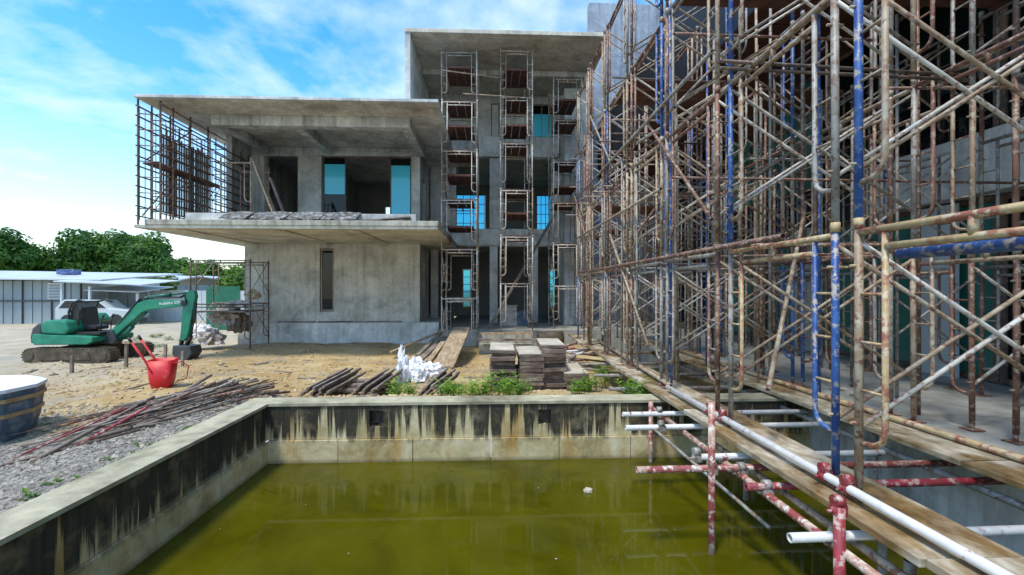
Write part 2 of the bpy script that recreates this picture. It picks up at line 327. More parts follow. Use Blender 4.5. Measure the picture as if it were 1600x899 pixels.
# ------------------------------------------------------------------ ground, pool, terrace
def smooth(a, b, x): t = max(0, min(1, (x - a) / (b - a))); return t * t * (3 - 2 * t)
def gz(x, y):
    d = max(-2.75 - x, y - 5.15, 0)
    z = -.10 - .32 * smooth(.0, 2.2, d) - .33 * smooth(2.2, 7.5, d)
    if d > .15: z += .055 * noise.noise(Vector((x * 1.1, y * 1.1, 0))) + .03 * noise.noise(Vector((x * 3.1, y * 3.1, 5))) * smooth(0, .6, d)
    z += .10 * smooth(12.2, 15.5, y) * smooth(-10, -8, x) * smooth(16.5, 15.9, y) + .05 * noise.noise(Vector((x * .5, y * .5, 9)))* smooth(1, 4, d)
    return z
def lines(a, b, step, lo, hi):
    r = []; x = a
    while x < b: r.append(x); x += step
    r.append(b); s, x = step, b
    while x < hi: s *= 1.45; x += s; r.append(min(x, hi))
    s, x = step, a
    while x > lo: s *= 1.45; x -= s; r.insert(0, max(x, lo))
    return r
xs, ys = lines(-13.6, 3.9, .14, -700, 700), lines(1.2, 16.2, .14, -60, 1200)
g = MB(); ix = {}
for j, y in enumerate(ys):
    for i, x in enumerate(xs): ix[i, j] = len(g.v); g.v.append((x, y, gz(x, y) if x < 4 else -.75))
for j in range(len(ys) - 1):
    for i in range(len(xs) - 1):
        cx, cy = (xs[i] + xs[i + 1]) / 2, (ys[j] + ys[j + 1]) / 2
        if -2.68 < cx < 3.8 and cy < 5.05: continue
        g.face([ix[i, j], ix[i + 1, j], ix[i + 1, j + 1], ix[i, j + 1]], 0, True)
struct(g.build('ground', 'ground'))
WZ = -.65
struct(MB().box(-2.5, 3.6, -3, 5.0, WZ - .5, WZ).build('pool_water', 'water'))
pw = thing('pool_wall', 'stained concrete pool basin wall holding green water', 'pool wall', (-2.55, 5.0, -.9))
def pp(name, mb, mat, bev=0): o = mb.build(name, mat, pw); o.matrix_parent_inverse = Matrix.Translation((2.55, -5.0, .9)); return o
niches = [(onY(577, 650, 4.93).x, onY(599, 650, 4.93).x, -.27, -.09), (onY(841, 650, 4.93).x, onY(861, 650, 4.93).x, -.265, -.1)]
pp('far_wall', wall(MB(), 'x', -2.47, 3.66, -.40, -.03, 4.93, 5.17, niches), 'pool_far')
pp('niche_shade_back', MB().box(niches[0][0] - .05, niches[0][1] + .05, 5.08, 5.10, -.3, -.06), 'p_dark')  # dark back plates: shade inside the holes put into their colour
pp('niche_shade_back', MB().box(niches[1][0] - .05, niches[1][1] + .05, 5.08, 5.10, -.3, -.06), 'p_dark')
x = -2.455
for k in range(8):                                                     # lower lift of the wall, poured in bays
    x1 = min(x + .76 + .05 * (k % 3), 3.65); pp('lower_pour', MB().box(x, x1 - .008, 4.905 - .004 * (k % 2), 5.165, -1.2, -.405), 'pool_far'); x = x1
pp('left_wall', MB().box(-2.72, -2.47, -3, 5.17, -.405, -.03), 'pool_left')
y = -3
for k in range(5):
    pp('lower_pour', MB().box(-2.70, -2.445 - .004 * (k % 2), y, y + 1.575, -1.2, -.41), 'pool_left'); y += 1.581
def coping(name, pts):
    mb = MB(); n = len(pts)
    for i, (x0, x1, y0, y1) in enumerate(pts): mb.box(x0, x1, y0, y1, -.03, 0)
    return pp(name, mb, 'cope')
coping('coping', [(-2.74, 3.7, 4.915, 5.19)]); coping('coping', [(-2.74, -2.455, -3, 4.913)])
pp('right_wall', MB().box(3.62, 3.95, -3, 5.17, -1.2, -.012), 'conc')
struct(MB().box(3.9, 14, -4, 17.5, -.9, -.004).build('terrace', 'terrace'))

# stones and clods lying about
def stones(name, mat, n, fn, lo, hi):
    mb = MB(); rr = random.Random(n)
    for _ in range(n):
        p = fn(rr)
        if p is None: continue
        x, y = p; s = lo + (hi - lo) * rr.random() ** 3; z = gz(x, y); a = rr.random() * 6.28; b = len(mb.v); fl = rr.uniform(.4, .8)
        for (ux, uy, uz) in ((1, 0, 0), (.1, .9, .2), (-.9, .2, 0), (0, -1, .1), (.1, .1, 1), (0, 0, -.6)):
            ux += rr.uniform(-.3, .3); uy += rr.uniform(-.3, .3)
            mb.v.append((x + s * (ux * math.cos(a) - uy * math.sin(a)), y + s * (ux * math.sin(a) + uy * math.cos(a)), z + s * uz * fl + s * .12))
        for q in ((0, 1, 4), (1, 2, 4), (2, 3, 4), (3, 0, 4), (1, 0, 5), (2, 1, 5), (3, 2, 5), (0, 3, 5)): mb.face([b + i for i in q])
    return mb.build(name, mat)
def yard(rr):
    d = rr.uniform(5.3, 15.5); px = rr.uniform(40, 900); p = onZ(px, 600, 0); x = p.x / p.y * d
    return (x, d) if x < 2 and not (x > -2.8 and d < 5.4) else None
tag(stones('earth_clods', 'clod', 9000, yard, .008, .055), 'loose earth clods and pebbles scattered over the brown yard', 'clods', kind='stuff')
def gravelzone(rr):
    x, y = -2.8 - abs(rr.gauss(0, 1.8)), rr.uniform(1.6, 6.6)
    return (x, y)
tag(stones('gravel', 'gravel_m', 16000, gravelzone, .008, .034), 'grey crushed gravel spread beside the pool wall', 'gravel', kind='stuff')

# ------------------------------------------------------------------ left wing (concrete, two storeys, cantilevered)
lw = thing('concrete_wing', 'unfinished two-storey concrete wing with long cantilevered floor and flat roof', 'building', (-5.7, 16, -.75))
def part(parent, name, mb, mat, bevel=0):
    o = mb.build(name, mat, parent, bevel=bevel); o.matrix_parent_inverse = Matrix.LocRotScale(parent.location, parent.rotation_euler, None).inverted(); return o
XL, XR, YF, YW = -9.45, -1.49, 12.0, 16.0
FZ0, FZ1, RZ0, RZ1 = 2.92, 3.09, 6.30, 6.38
part(lw, 'floor_slab', MB().box(XL + .28, XR, YF, 22, FZ0 + .03, FZ1), 'conc_old', .01)
part(lw, 'drip_slab', MB().box(XL, XR - .02, YF + .03, 21.9, FZ0 - .05, FZ0 + .028), 'conc_soffit')
part(lw, 'roof_slab', MB().box(XL, XR, YF, 22, RZ0, RZ1), 'conc_l', .008)
for i in range(4):                                                     # soffit cast in panels with open joints
    w = (XR - XL - .2) / 4; part(lw, 'soffit_panel', MB().box(XL + .1 + i * w, XL + .1 + (i + 1) * w - .012, YF + .12, 13.05, RZ0 - .012, RZ0 - .002), 'conc_soffit')
part(lw, 'beam', MB().box(-8.15, -2.45, 13.1, 13.4, 6.0, RZ0 - .001), 'conc', .01)
part(lw, 'beam', MB().box(-2.75, -2.452, 13.402, 15.98, 6.0, RZ0 - .001), 'conc', .01)
part(lw, 'beam', MB().box(-5.95, -5.7, 13.402, 15.98, 6.03, RZ0 - .001), 'conc', .01)
part(lw, 'beam', MB().box(-8.15, -7.9, 13.402, 15.98, 6.03, RZ0 - .001), 'conc', .01)
for i in range(3):
    x0, x1 = ((-7.85, -6.0), (-5.65, -4.25), (-4.238, -2.8))[i]; part(lw, 'soffit_panel', MB().box(x0, x1, 13.45, 15.9, RZ0 - .012, RZ0 - .002), 'conc_soffit')
ops_u = [(-8.05, -6.95, FZ1, 5.98), (-6.11, -2.94, FZ1, 6.0)]
part(lw, 'upper_wall', wall(MB(), 'x', -8.58, -2.65, FZ1 + .001, RZ0 - .015, YW, YW + .2, ops_u), 'conc')
part(lw, 'lintel', MB().box(-6.25, -2.64, YW - .05, YW - .002, 6.0, 6.16), 'conc_skim', .008)
part(lw, 'column', MB().box(-6.93, -6.12, YW - .04, YW - .002, FZ1 + .001, 5.97), 'conc_skim', .008)
part(lw, 'column', MB().box(-2.93, -2.62, YW - .12, YW - .002, FZ1 + .001, 5.98), 'conc_skim', .01)
part(lw, 'column', MB().box(-8.5, -8.06, YW - .1, YW - .002, FZ1 + .001, 5.97), 'conc', .01)
part(lw, 'side_wall', MB().box(-8.78, -8.6, 14.9, 22, FZ1 + .001, RZ0 - .013), 'conc')
part(lw, 'side_wall', wall(MB(), 'y', YW + .2, 18.3, FZ1 + .001, RZ0 - .02, -2.85, -2.65, [(16.6, 17.4, 3.1, 5.4)]), 'conc')
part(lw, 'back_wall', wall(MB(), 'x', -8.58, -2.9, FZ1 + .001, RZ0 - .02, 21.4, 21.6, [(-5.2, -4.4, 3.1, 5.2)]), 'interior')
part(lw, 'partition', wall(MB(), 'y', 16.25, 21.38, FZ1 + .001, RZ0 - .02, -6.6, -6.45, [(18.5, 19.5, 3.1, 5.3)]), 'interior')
part(lw, 'kerb', MB().box(-8.5, XR - .7, YF + .55, YF + .8, FZ1 + .001, 3.36), 'conc_l', .01)
# sliding doors
def window(parent, x0, x1, z0, z1, y, film=None, fr='p_dark', gl='glass_dark', bars=0, hb=0, t=.035):
    w = MB().box(x0, x1, y, y + .06, z0, z0 + t).box(x0, x1, y, y + .06, z1 - t, z1).box(x0, x0 + t, y, y + .06, z0 + t, z1 - t).box(x1 - t, x1, y, y + .06, z0 + t, z1 - t)
    for k in range(bars):
        xb = x0 + (x1 - x0) * (k + 1) / (bars + 1); w.box(xb - .014, xb + .014, y + .008, y + .05, z0 + t, z1 - t)
    for k in range(hb):
        zb = z0 + (z1 - z0) * (k + 1) / (hb + 1); w.box(x0 + t, x1 - t, y + .012, y + .046, zb - .014, zb + .014)
    o = part(parent, 'window', w, fr)
    def sub(n, mb, m): q = mb.build(n, m, o); q.matrix_parent_inverse = parent.matrix_basis.inverted() if False else Matrix.LocRotScale(parent.location, parent.rotation_euler, None).inverted(); q.matrix_parent_inverse = Matrix.Identity(4); return q
    sub('pane', MB().box(x0 + t, x1 - t, y + .026, y + .034, z0 + t, z1 - t), gl)
    if film: sub('film', MB().box(x0 + t + .01, x1 - t - .01, y + .016, y + .022, film[0], film[1]), 'glass_film')
    return o
window(lw, -6.08, -5.28, 3.1, 5.98, YW + .05, (4.65, 5.72))
window(lw, -3.72, -2.96, 3.1, 5.98, YW + .05, (3.5, 5.7))
part(lw, 'door_rail', MB().box(-5.27, -3.73, YW + .06, YW + .1, 5.9, 5.97), 'p_dark')
# ground storey
part(lw, 'plinth', MB().box(-8.95, -1.95, 15.86, 22, -1.2, .06), 'conc_l', .012)
part(lw, 'plinth_pour', MB().box(-8.94, -1.96, 15.84, 15.858, -1.2, -.33), 'conc_l')
wx = [(-6.19, -5.68, .45, 2.7)]
part(lw, 'lower_wall', wall(MB(), 'x', -8.8, -2.65, .061, FZ0 - .052, YW + .012, YW + .2, wx), 'conc_skim')
xsn = [(-8.8, -6.33), (-5.54, -4.62), (-4.5, -2.86)]
for x0, x1 in xsn:
    for z0, z1 in ((.14, 1.47), (1.53, 2.80)): part(lw, 'wall_panel', MB().box(x0 + .04, x1, YW - .002, YW + .011, z0, z1), 'conc_panel', .004)
part(lw, 'side_wall', wall(MB(), 'y', YW + .2, 18.3, .061, FZ0 - .06, -2.85, -2.66, [(16.5, 17.2, .9, 2.3)]), 'conc')
part(lw, 'side_wall', MB().box(-8.8, -8.6, YW + .2, 21.9, .061, FZ0 - .06), 'conc')
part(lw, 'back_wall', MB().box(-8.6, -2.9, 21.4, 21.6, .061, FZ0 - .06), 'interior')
window(lw, -6.17, -5.70, .47, 2.68, YW + .06, None, 'p_steel', 'glass_dark', 0, 0, .05)
for i in range(3):
    x0 = (-8.6, -6.0, -4.0)[i]; part(lw, 'soffit_beam', MB().box(x0, x0 + .3, YF + .35, YW - .01, FZ0 - .085, FZ0 - .053), 'conc_soffit', .01)

for i, (xa, xb) in enumerate(((-7.6, -6.3), (-6.2, -5.0), (-4.9, -3.3))):
    tag(MB().obox((xa, 15.92, .085), (xb, 15.94, .09), .06, .045).build('ledge_timber', 'p_dark' if i % 2 else 'wood_grey'), ['dark timber on the plinth ledge near the wing corner', 'dark timber on the plinth ledge under the tall window', 'dark timber on the plinth ledge near the ramp'][i], 'timber')
# mesh sheets and rubbish on the cantilever edge
for i, (x0, x1) in enumerate(((-7.35, -6.65), (-6.55, -5.62), (-5.58, -4.72), (-4.68, -3.75))):
    mb = MB(); n = 9
    for a in range(n):
        for b in range(5):
            u, v = a / (n - 1), b / 4; z = FZ1 + .03 + .27 * v + .02 * math.sin(a * 1.7 + i) * (1 - v); mb.v.append((x0 + (x1 - x0) * u + .05 * v, YF + .12 + .42 * v, z + .012 * math.sin(7 * u + b)))
    for a in range(n - 1):
        for b in range(4): mb.face([a * 5 + b, a * 5 + 5 + b, a * 5 + 6 + b, a * 5 + 1 + b])
    o = mb.build('mesh_sheet', 'tarp'); sf = o.modifiers.new('thick', 'SOLIDIFY'); sf.thickness = .012
    tag(o, 'dark grey mesh sheet draped over the kerb of the cantilevered floor', 'sheet', 'mesh sheets on the cantilever edge')
for i, (x0, x1) in enumerate(((-3.7, -2.95), (-3.05, -2.3))):
    tag(MB().obox((x0, YF + .3, FZ1 + .03 + .05 * i), (x1, YF + .42, FZ1 + .09 + .06 * i), .3, .03).build('scrap_board', 'wood_grey'), 'pale scrap board lying on the cantilever edge below the glass doors', 'board', 'scrap boards on the cantilever')
# ------------------------------------------------------------------ steel lattice on the wing's open left side
lt = thing('steel_lattice', 'dark rusty steel lattice of rails and posts closing the open side of the wing', 'lattice', (XL + .05, 12.1, FZ1))
x = XL + .06
for k, y in enumerate((12.08, 12.55, 13.25, 14.05, 15.05)):
    part(lt, 'post', MB().obox((x, y, FZ0 + .04 if k == 0 else FZ1), (x, y, RZ0 - .02), .034, .034), 'p_dark')
    part(lt, 'post', MB().obox((x + .5, y + .1, FZ1), (x + .5, y + .1, RZ0 - (.0 if k < 4 else .25)), .036, .036), 'p_rust' if k % 2 else 'p_dark')
for k in range(12):
    z = FZ1 + .1 + k * .265
    part(lt, 'rail', MB().obox((x - .03, 12.05, z), (x - .03, 15.1, z + random.uniform(-.02, .02)), .035, .03), 'p_dark')
    if True: part(lt, 'rail', MB().obox((x + .53, 12.15, z + .08), (x + .53, 15.2, z + .06), .03, .03), 'p_rust')
for k in range(10): part(lt, 'rail', MB().obox((-8.55, 13.9, 3.35 + k * .26), (-8.55, 15.88, 3.35 + k * .26), .03, .035), 'p_dark')
for k in range(5): part(lt, 'bar', MB().tube((-8.53, 13.95 + k * .45, FZ1), (-8.53, 13.95 + k * .45, 5.9), .014, 6), 'p_dark')
for y in (12.08, 12.55, 13.25, 14.05, 15.05):
    for k in range(7): part(lt, 'rung', MB().tube((x, y + .05, FZ1 + .3 + k * .42), (x + .5, y + .12, FZ1 + .3 + k * .42), .014, 6), 'p_rust' if k % 3 else 'p_dark')
for k in range(6):
    y = 12.2 + k * .5; part(lt, 'bar', MB().tube((x + .28, y, FZ1), (x + .28, y, 5.9 - .1 * (k % 2)), .014, 6), 'p_dark')
    part(lt, 'brace', MB().tube((x + .3, y, 3.3 + .4 * (k % 3)), (x + .3, y + .9, 4.5 + .4 * (k % 3)), .011, 6), 'p_steel')
for k in range(16):
    y = 12.2 + k * .19; part(lt, 'bar', MB().tube((x - .055, y, FZ1), (x - .055, y, 6.1), .009, 6), 'p_dark')
for k in range(20):
    y = 12.95 + k * .105; part(lt, 'screen_slat', MB().box(x - .085, x - .07, y, y + random.uniform(.06, .095), FZ1 + .35, 5.75 + random.uniform(-.15, .1)), 'sheet_grey')
for k in range(2): part(lt, 'deck_board', MB().obox((x + .25, 12.2 + 1.4 * k, 4.62), (x + .25, 13.55 + 1.4 * k, 4.62), .45, .04), 'deck')
for (a, b) in (((12.1, 3.2), (13.4, 4.6)), ((13.6, 4.6), (14.9, 3.2)), ((12.2, 4.7), (14.0, 6.1))): part(lt, 'brace', MB().tube((x + .1, a[0], a[1]), (x + .1, b[0], b[1]), .018, 6), 'p_rust')
tr = thing('trestle', 'pale steel scaffold trestle standing on the cantilevered floor', 'trestle', (-7.3, 13.2, FZ1))
a, b = onY(345, 260, 12.9), onY(392, 262, 12.9)
for p in (a, b): part(tr, 'leg', MB().tube((p.x, 12.9, FZ1), (p.x, 12.9, 5.0), .024), 'p_cream'); part(tr, 'leg', MB().tube((p.x, 13.9, FZ1), (p.x, 13.9, 5.0), .024), 'p_rust')
for y in (12.9, 13.9): part(tr, 'top_rail', MB().tube((a.x - .05, y, 4.85), (b.x + .05, y, 4.85), .022), 'p_cream')
part(tr, 'knee', MB().path([(b.x - .18, 12.9, 4.8), (b.x - .18, 12.9, 3.85), (b.x - .12, 12.9, 3.75), (b.x, 12.9, 3.75)], .017), 'p_cream')
tag(MB().obox((b.x + .05, 13.0, 4.9), (-6.25, 13.0, FZ1 + .18), .22, .04).build('leaning_plank', 'wood'), 'long plank leaning from the trestle top down to the cantilevered floor', 'plank')
tag(MB().obox((b.x + .3, 13.4, 4.55), (-6.1, 13.4, FZ1 + .1), .12, .05).build('leaning_plank', 'wood_grey'), 'narrow grey timber leaning beside the long plank behind the trestle', 'plank')
# ------------------------------------------------------------------ tall block
tb = thing('concrete_block', 'tall three-storey raw concrete block framed by a deep overhanging roof', 'building', (0, 18.4, -.2))
YB = 18.4
part(tb, 'roof_slab', MB().box(-2.80, 3.75, 14, 26, 9.34, 9.47), 'conc_soffit', .01)
part(tb, 'fin_wall', MB().box(-2.79, -2.62, 14.03, 25.9, RZ1 + .004, 9.338), 'conc_l')
for i in range(3):
    for j in range(2): part(tb, 'soffit_panel', MB().box(-2.55 + i * 2.06, -.51 + i * 2.06, 14.2 + j * 2.1, 16.28 + j * 2.1, 9.325, 9.337), 'conc_soffit')
part(tb, 'roof_beam', MB().box(-2.6, 3.7, 16.3, 16.5, 9.14, 9.322), 'conc')
opsb = [(1.55, 2.50, 7.6, 9.0), (-.1, .25, 7.6, 9.0), (-2.2, 2.7, 3.76, 6.7), (-2.3, 2.75, -.15, 3.03)]
part(tb, 'front_wall', wall(MB(), 'x', -2.6, 3.75, -.15, 9.32, YB, YB + .25, opsb), 'conc_l')
for x0, x1, z0, z1 in ((-.16, .42, 3.761, 6.699), (2.42, 2.69, 3.761, 6.699), (-.16, .17, -.149, 3.029), (1.5, 1.86, -.149, 3.029), (-2.2, -1.55, 3.761, 6.699)):
    part(tb, 'column', MB().box(x0, x1, YB - .03, YB + .22, z0, z1), 'conc_l', .01)
part(tb, 'pier', MB().box(2.78, 3.78, YB - 1.2, YB - .003, -.15, 9.13), 'conc_l', .012)
part(tb, 'spandrel', MB().box(-1.9, 2.7, YB - .16, YB - .003, 6.72, 7.55), 'conc_l', .012)
part(tb, 'spandrel', MB().box(-2.55, 2.76, YB - .1, YB - .003, 3.06, 3.74), 'conc_l', .012)
part(tb, 'floor_slab', MB().box(-2.6, 3.75, YB + .26, 26, 6.75, 6.95), 'conc_soffit'); part(tb, 'floor_slab', MB().box(-2.6, 3.75, YB + .26, 26, 3.1, 3.35), 'conc_soffit')
rear = [(-2.0, -.45, 3.75, 6.3), (2.3, 3.3, 3.75, 6.3), (-1.65, -1.2, .3, 2.3), (3.0, 3.35, .3, 2.3)]
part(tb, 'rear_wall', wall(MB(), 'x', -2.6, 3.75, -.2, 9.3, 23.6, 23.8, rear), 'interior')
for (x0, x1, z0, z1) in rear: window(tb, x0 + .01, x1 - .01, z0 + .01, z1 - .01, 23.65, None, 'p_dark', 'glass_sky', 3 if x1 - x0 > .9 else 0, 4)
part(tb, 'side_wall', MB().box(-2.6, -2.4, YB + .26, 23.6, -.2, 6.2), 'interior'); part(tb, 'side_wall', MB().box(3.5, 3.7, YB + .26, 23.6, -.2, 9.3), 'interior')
part(tb, 'ground_slab', MB().box(-1.9, 3.88, 15.0, 24, -1.0, -.155), 'terrace')
window(tb, 1.56, 2.49, 7.61, 8.99, YB + .08, (7.66, 8.6), 'p_steel', 'glass_dark', 1)
window(tb, -.09, .24, 7.61, 8.99, YB + .08, None, 'p_steel', 'conc_l')
cp = tag(MB().box(3.83, 9, 17.6, 17.9, -.1, 12.75).build('cladding_wall', 'panel_blue'), 'tall blue-grey clad wall rising above the concrete block roof', 'wall')
for k in range(6): MB().box(3.84, 5.4, 17.585, 17.599, -.08 + k * 2.14, 2.05 + k * 2.14).build('panel', 'panel_blue', cp)
# ------------------------------------------------------------------ right building: black upper storey over a recessed glazed front
gb = thing('glazed_building', 'large dark building with black clad upper storey and green glass front', 'building', (6.5, 8, 0))
Z1, Z2, XC, XG = 5.7, 7.85, 4.15, 6.6
for k in range(10):
    y0 = -3 + k * 2.05; part(gb, 'cladding_panel', MB().box(XC, XC + .06, y0, y0 + 2.035, Z1, Z2), 'black_clad', .004)
part(gb, 'upper_storey', MB().box(XC + .062, 13, -3, 17.5, Z1 + .02, Z2 - .02), 'black_clad')
for k in range(14):
    y0 = -3 + k * 1.46; part(gb, 'soffit_board', MB().box(XC + .01, XG, y0, y0 + 1.44, Z1 - .012, Z1 + .018), 'soffit_brown')
part(gb, 'floor_band', MB().box(XG - .28, XG + .6, -3, 7.3, 2.5, 3.3), 'conc_l', .012); part(gb, 'floor_band', MB().box(XG - .1, XG + .6, 7.302, 17.4, 2.5, 3.3), 'black_clad')  # far stretch near-black: shade of the recess put into its colour
part(gb, 'first_floor', MB().box(XG + .6, 13, -3, 17.4, 2.7, 3.1), 'conc')
part(gb, 'rear_wall', MB().box(12.5, 12.7, -3, 17.4, -.003, Z1), 'black_clad')  # near-black colour stands in for shade deep inside the building
for k in range(12):
    y0 = -2.9 + k * 1.68
    for (z0, z1, g) in ((.02, 2.48, 'glass_green' if k in (3, 5, 6, 7, 8) else 'glass_dark'), (3.32, Z1 - .03, 'glass_green' if k in (7, 8) else 'glass_dark')):
        fr = MB().box(XG, XG + .07, y0, y0 + .07, z0, z1).box(XG, XG + .07, y0 + 1.6, y0 + 1.67, z0, z1).box(XG + .003, XG + .067, y0 + .07, y0 + 1.6, z0, z0 + .07).box(XG + .003, XG + .067, y0 + .07, y0 + 1.6, z1 - .07, z1)
        f = part(gb, 'window', fr, 'p_dark'); MB().box(XG + .03, XG + .04, y0 + .07, y0 + 1.6, z0 + .07, z1 - .07).build('pane', g, f)
for k in (1, 7): y = -2.9 + k * 1.68; part(gb, 'column', MB().box(XG - .3, XG - .02, y - .15, y + .2, 0, 2.498), 'conc_l', .01)
part(gb, 'wall_sheet', MB().box(XG - .14, XG - .1, 5.9, 6.5, 0, 2.45), 'sheet_white')

# ------------------------------------------------------------------ scaffolding
LIFT, FW = 1.47, 1.2
def frame_mesh(w, h):
    mb = MB(); r = .0215
    mb.tube((0, 0, 0), (0, 0, h + .03), r, 8, 0).tube((w, 0, 0), (w, 0, h + .03), r, 8, 1)
    mb.tube((0, 0, h - .03), (w, 0, h - .03), r * .95, 8, 2)
    for e, mi in ((0, 0), (1, 1)):
        X = lambda q: q if e == 0 else w - q
        mb.path([(X(.17), 0, h - .05), (X(.17), 0, .36), (X(.155), 0, .30), (X(.11), 0, .265), (X(.02), 0, .25)], r * .75, 6, 2 if e else 0)
        for z in (.55, .82, 1.09): mb.tube((X(0), 0, z), (X(.17), 0, z), .009, 5, 2)
        for z in (.36, h - .22): mb.tube((X(-.0), -.05, z), (X(0), .05, z), .009, 5, 2)
        mb.tube((X(0), 0, h - .01), (X(0), 0, h + .05), r * 1.22, 8, 2)
    mb.tube((.18, 0, h - .125), (w - .18, 0, h - .125), r * .85, 8, 2)
    mb.tube((w / 2, 0, h - .12), (w / 2, 0, h - .03), r * .9, 8, 2)
    me = mb.mesh('frame')
    for k in range(3): me.materials.append(M['p_cream'])
    return me
FRAME = {}
def brace_mesh(l, h=1.05):
    me = MB().tube((0, 0, 0), (l, .012, h), .0135, 6).tube((0, -.014, h), (l, -.002, 0), .0135, 6).mesh('cross_brace'); me.materials.append(M['p_cream']); return me
BR = {}
PAL = {'mix': ['p_blue', 'p_rust', 'p_cream', 'p_cream', 'p_steel', 'p_steel', 'p_rust'], 'pale': ['p_pale', 'p_pale', 'p_cream', 'p_pale', 'p_steel'], 'dark': ['p_rust', 'p_dark', 'p_steel']}
jk = MB().tube((0, 0, 0), (0, 0, .1), .018, 6).box(-.06, .06, -.06, .06, -.004, .006).mesh('base_plate'); jk.materials.append(M['p_rust'])
deckm = {}
def deck(l, w):
    k = (l, w)
    if k not in deckm:
        mb = MB(); n = 3
        for i in range(n): a = w * i / n + .01; mb.box(.03, l - .03, a, w * (i + 1) / n - .01, 0, .035)
        mb.box(.03, .07, 0.01, w - .01, -.035, -.002).box(l - .07, l - .03, .01, w - .01, -.035, -.002)
        deckm[k] = mb.mesh('deck'); deckm[k].materials.append(M['deck'])
    return deckm[k]
def tower(label, loc, rz, w, dep, lifts, pal, decks, group, seed, skip=(), lift=LIFT, braces=True):
    """frames lie along local x (width w); braces run along local y (depth dep)"""
    rr = random.Random(seed); P = PAL[pal]
    t = thing('scaffold_tower', label, 'scaffold', loc, rz, group)
    if (w, lift) not in FRAME: FRAME[w, lift] = frame_mesh(w, lift)
    if dep not in BR: BR[dep] = brace_mesh(dep)
    for s in range(2):
        for x in (0, w): put('base_plate', jk, 'p_rust', t, (x, dep * s, .004))
        for l in range(lifts):
            if (s, l) in skip: continue
            mats = [rr.choice(P), rr.choice(P), rr.choice([p for p in P if p != 'p_blue'])]
            put('frame', FRAME[w, lift], mats, t, (0, dep * s, .06 + l * lift + .001), (0, rr.uniform(-.006, .006), 0))
    if braces:
        for l in range(lifts):
            for x in (0, w):
                if rr.random() < .93: put('cross_brace', BR[dep], rr.choice(['p_cream', 'p_steel', 'p_pale', 'p_cream']), t, (x, 0, .06 + l * lift + .33), (0, 0, R(90)))
    for (l, off) in decks:
        put('deck', deck(dep, w * .8), 'deck', t, (w * .9 + off, 0, .06 + l * lift + .002), (0, 0, R(90)))
    return t
# long scaffold over the pool: frames along the building, braces across
ORD = ['tower standing over the near end of the pool boards', 'tower on the wet boards with a blue corner post', 'tower over the far pool wall corner', 'tower just past the far pool wall', 'tower beside the stacked formwork panels', 'tower over the tangled pipe heap', 'tower at the building end of the board walkway']
Y0 = [(1.22, 'k'), (2.59, 'k'), (4.0, 'k'), (5.36, 'k'), (6.76, 'k'), (8.15, 'k'), (9.55, 'k')]
XF, DEP = 2.07, 1.66
for k, (y, _) in enumerate(Y0):
    # local x -> world +y, local y -> world -x; so shift the origin to the building side
    t = tower('rusty cream and blue scaffold ' + ORD[k], (XF + DEP, y, .072), R(90), FW - (.02 if k else .0), DEP, 4 if k > 1 else 3, 'mix', [(3, 0)] if k in (2, 4) else [(2, 0)] if k == 6 else [], 'scaffold row over the pool', 40 + k)
near_fix = {('frame', 1): None}
# colours of the two posts that show largest
def towers(): return [o for o in COL.objects if o.name.startswith('scaffold_tower')]
tw = towers()
for o in tw[1].children:
    if o.name.startswith('frame') and abs(o.location.y - DEP) < .01:
        z = o.location.z
        for i, m in enumerate(['p_blue' if z < 1 else 'p_steel', 'p_blue' if z > 1 else 'p_steel', 'p_yellow' if z < 1 else 'p_cream']): o.material_slots[i].material = M[m]
for o in tw[0].children:
    if o.name.startswith('frame') and abs(o.location.y - DEP) < .01:
        z = o.location.z
        for i, m in enumerate(['p_rust', 'p_cream' if z < 1 else 'p_blue', 'p_yellow' if z < 1 else 'p_cream']): o.material_slots[i].material = M[m]
# inner row on the terrace
for k, y in enumerate((2.2, 3.75, 5.3, 6.85, 8.4, 10.0)):
    tower(('second ' if False else '') + ['dark scaffold tower on the terrace nearest the pool end', 'dark scaffold tower on the terrace in front of a concrete column', 'scaffold tower on the terrace before the white sheet panel', 'scaffold tower on the terrace in front of green glazing', 'scaffold tower on the terrace under the brown soffit', 'last scaffold tower of the terrace row by the blue-grey wall'][k],
          (5.75, y, 0), R(90), 1.22, 1.5, 3 if k else 3, 'mix' if k % 2 else 'dark', [(3, 0)] if k in (1, 3, 4) else [], 'scaffold row on the terrace', 80 + k)
for k, y in enumerate((11.3, 13.0, 14.7)):
    tower(['scaffold tower between the board walkway and the blue-grey wall', 'scaffold tower close in front of the tall blue-grey wall', 'scaffold tower in the corner of block and blue-grey wall'][k], (4.6, y, -.0), R(90), 1.22, 1.4, 3, 'mix', [(2, 0)] if k else [], 'scaffold row on the terrace', 95 + k)
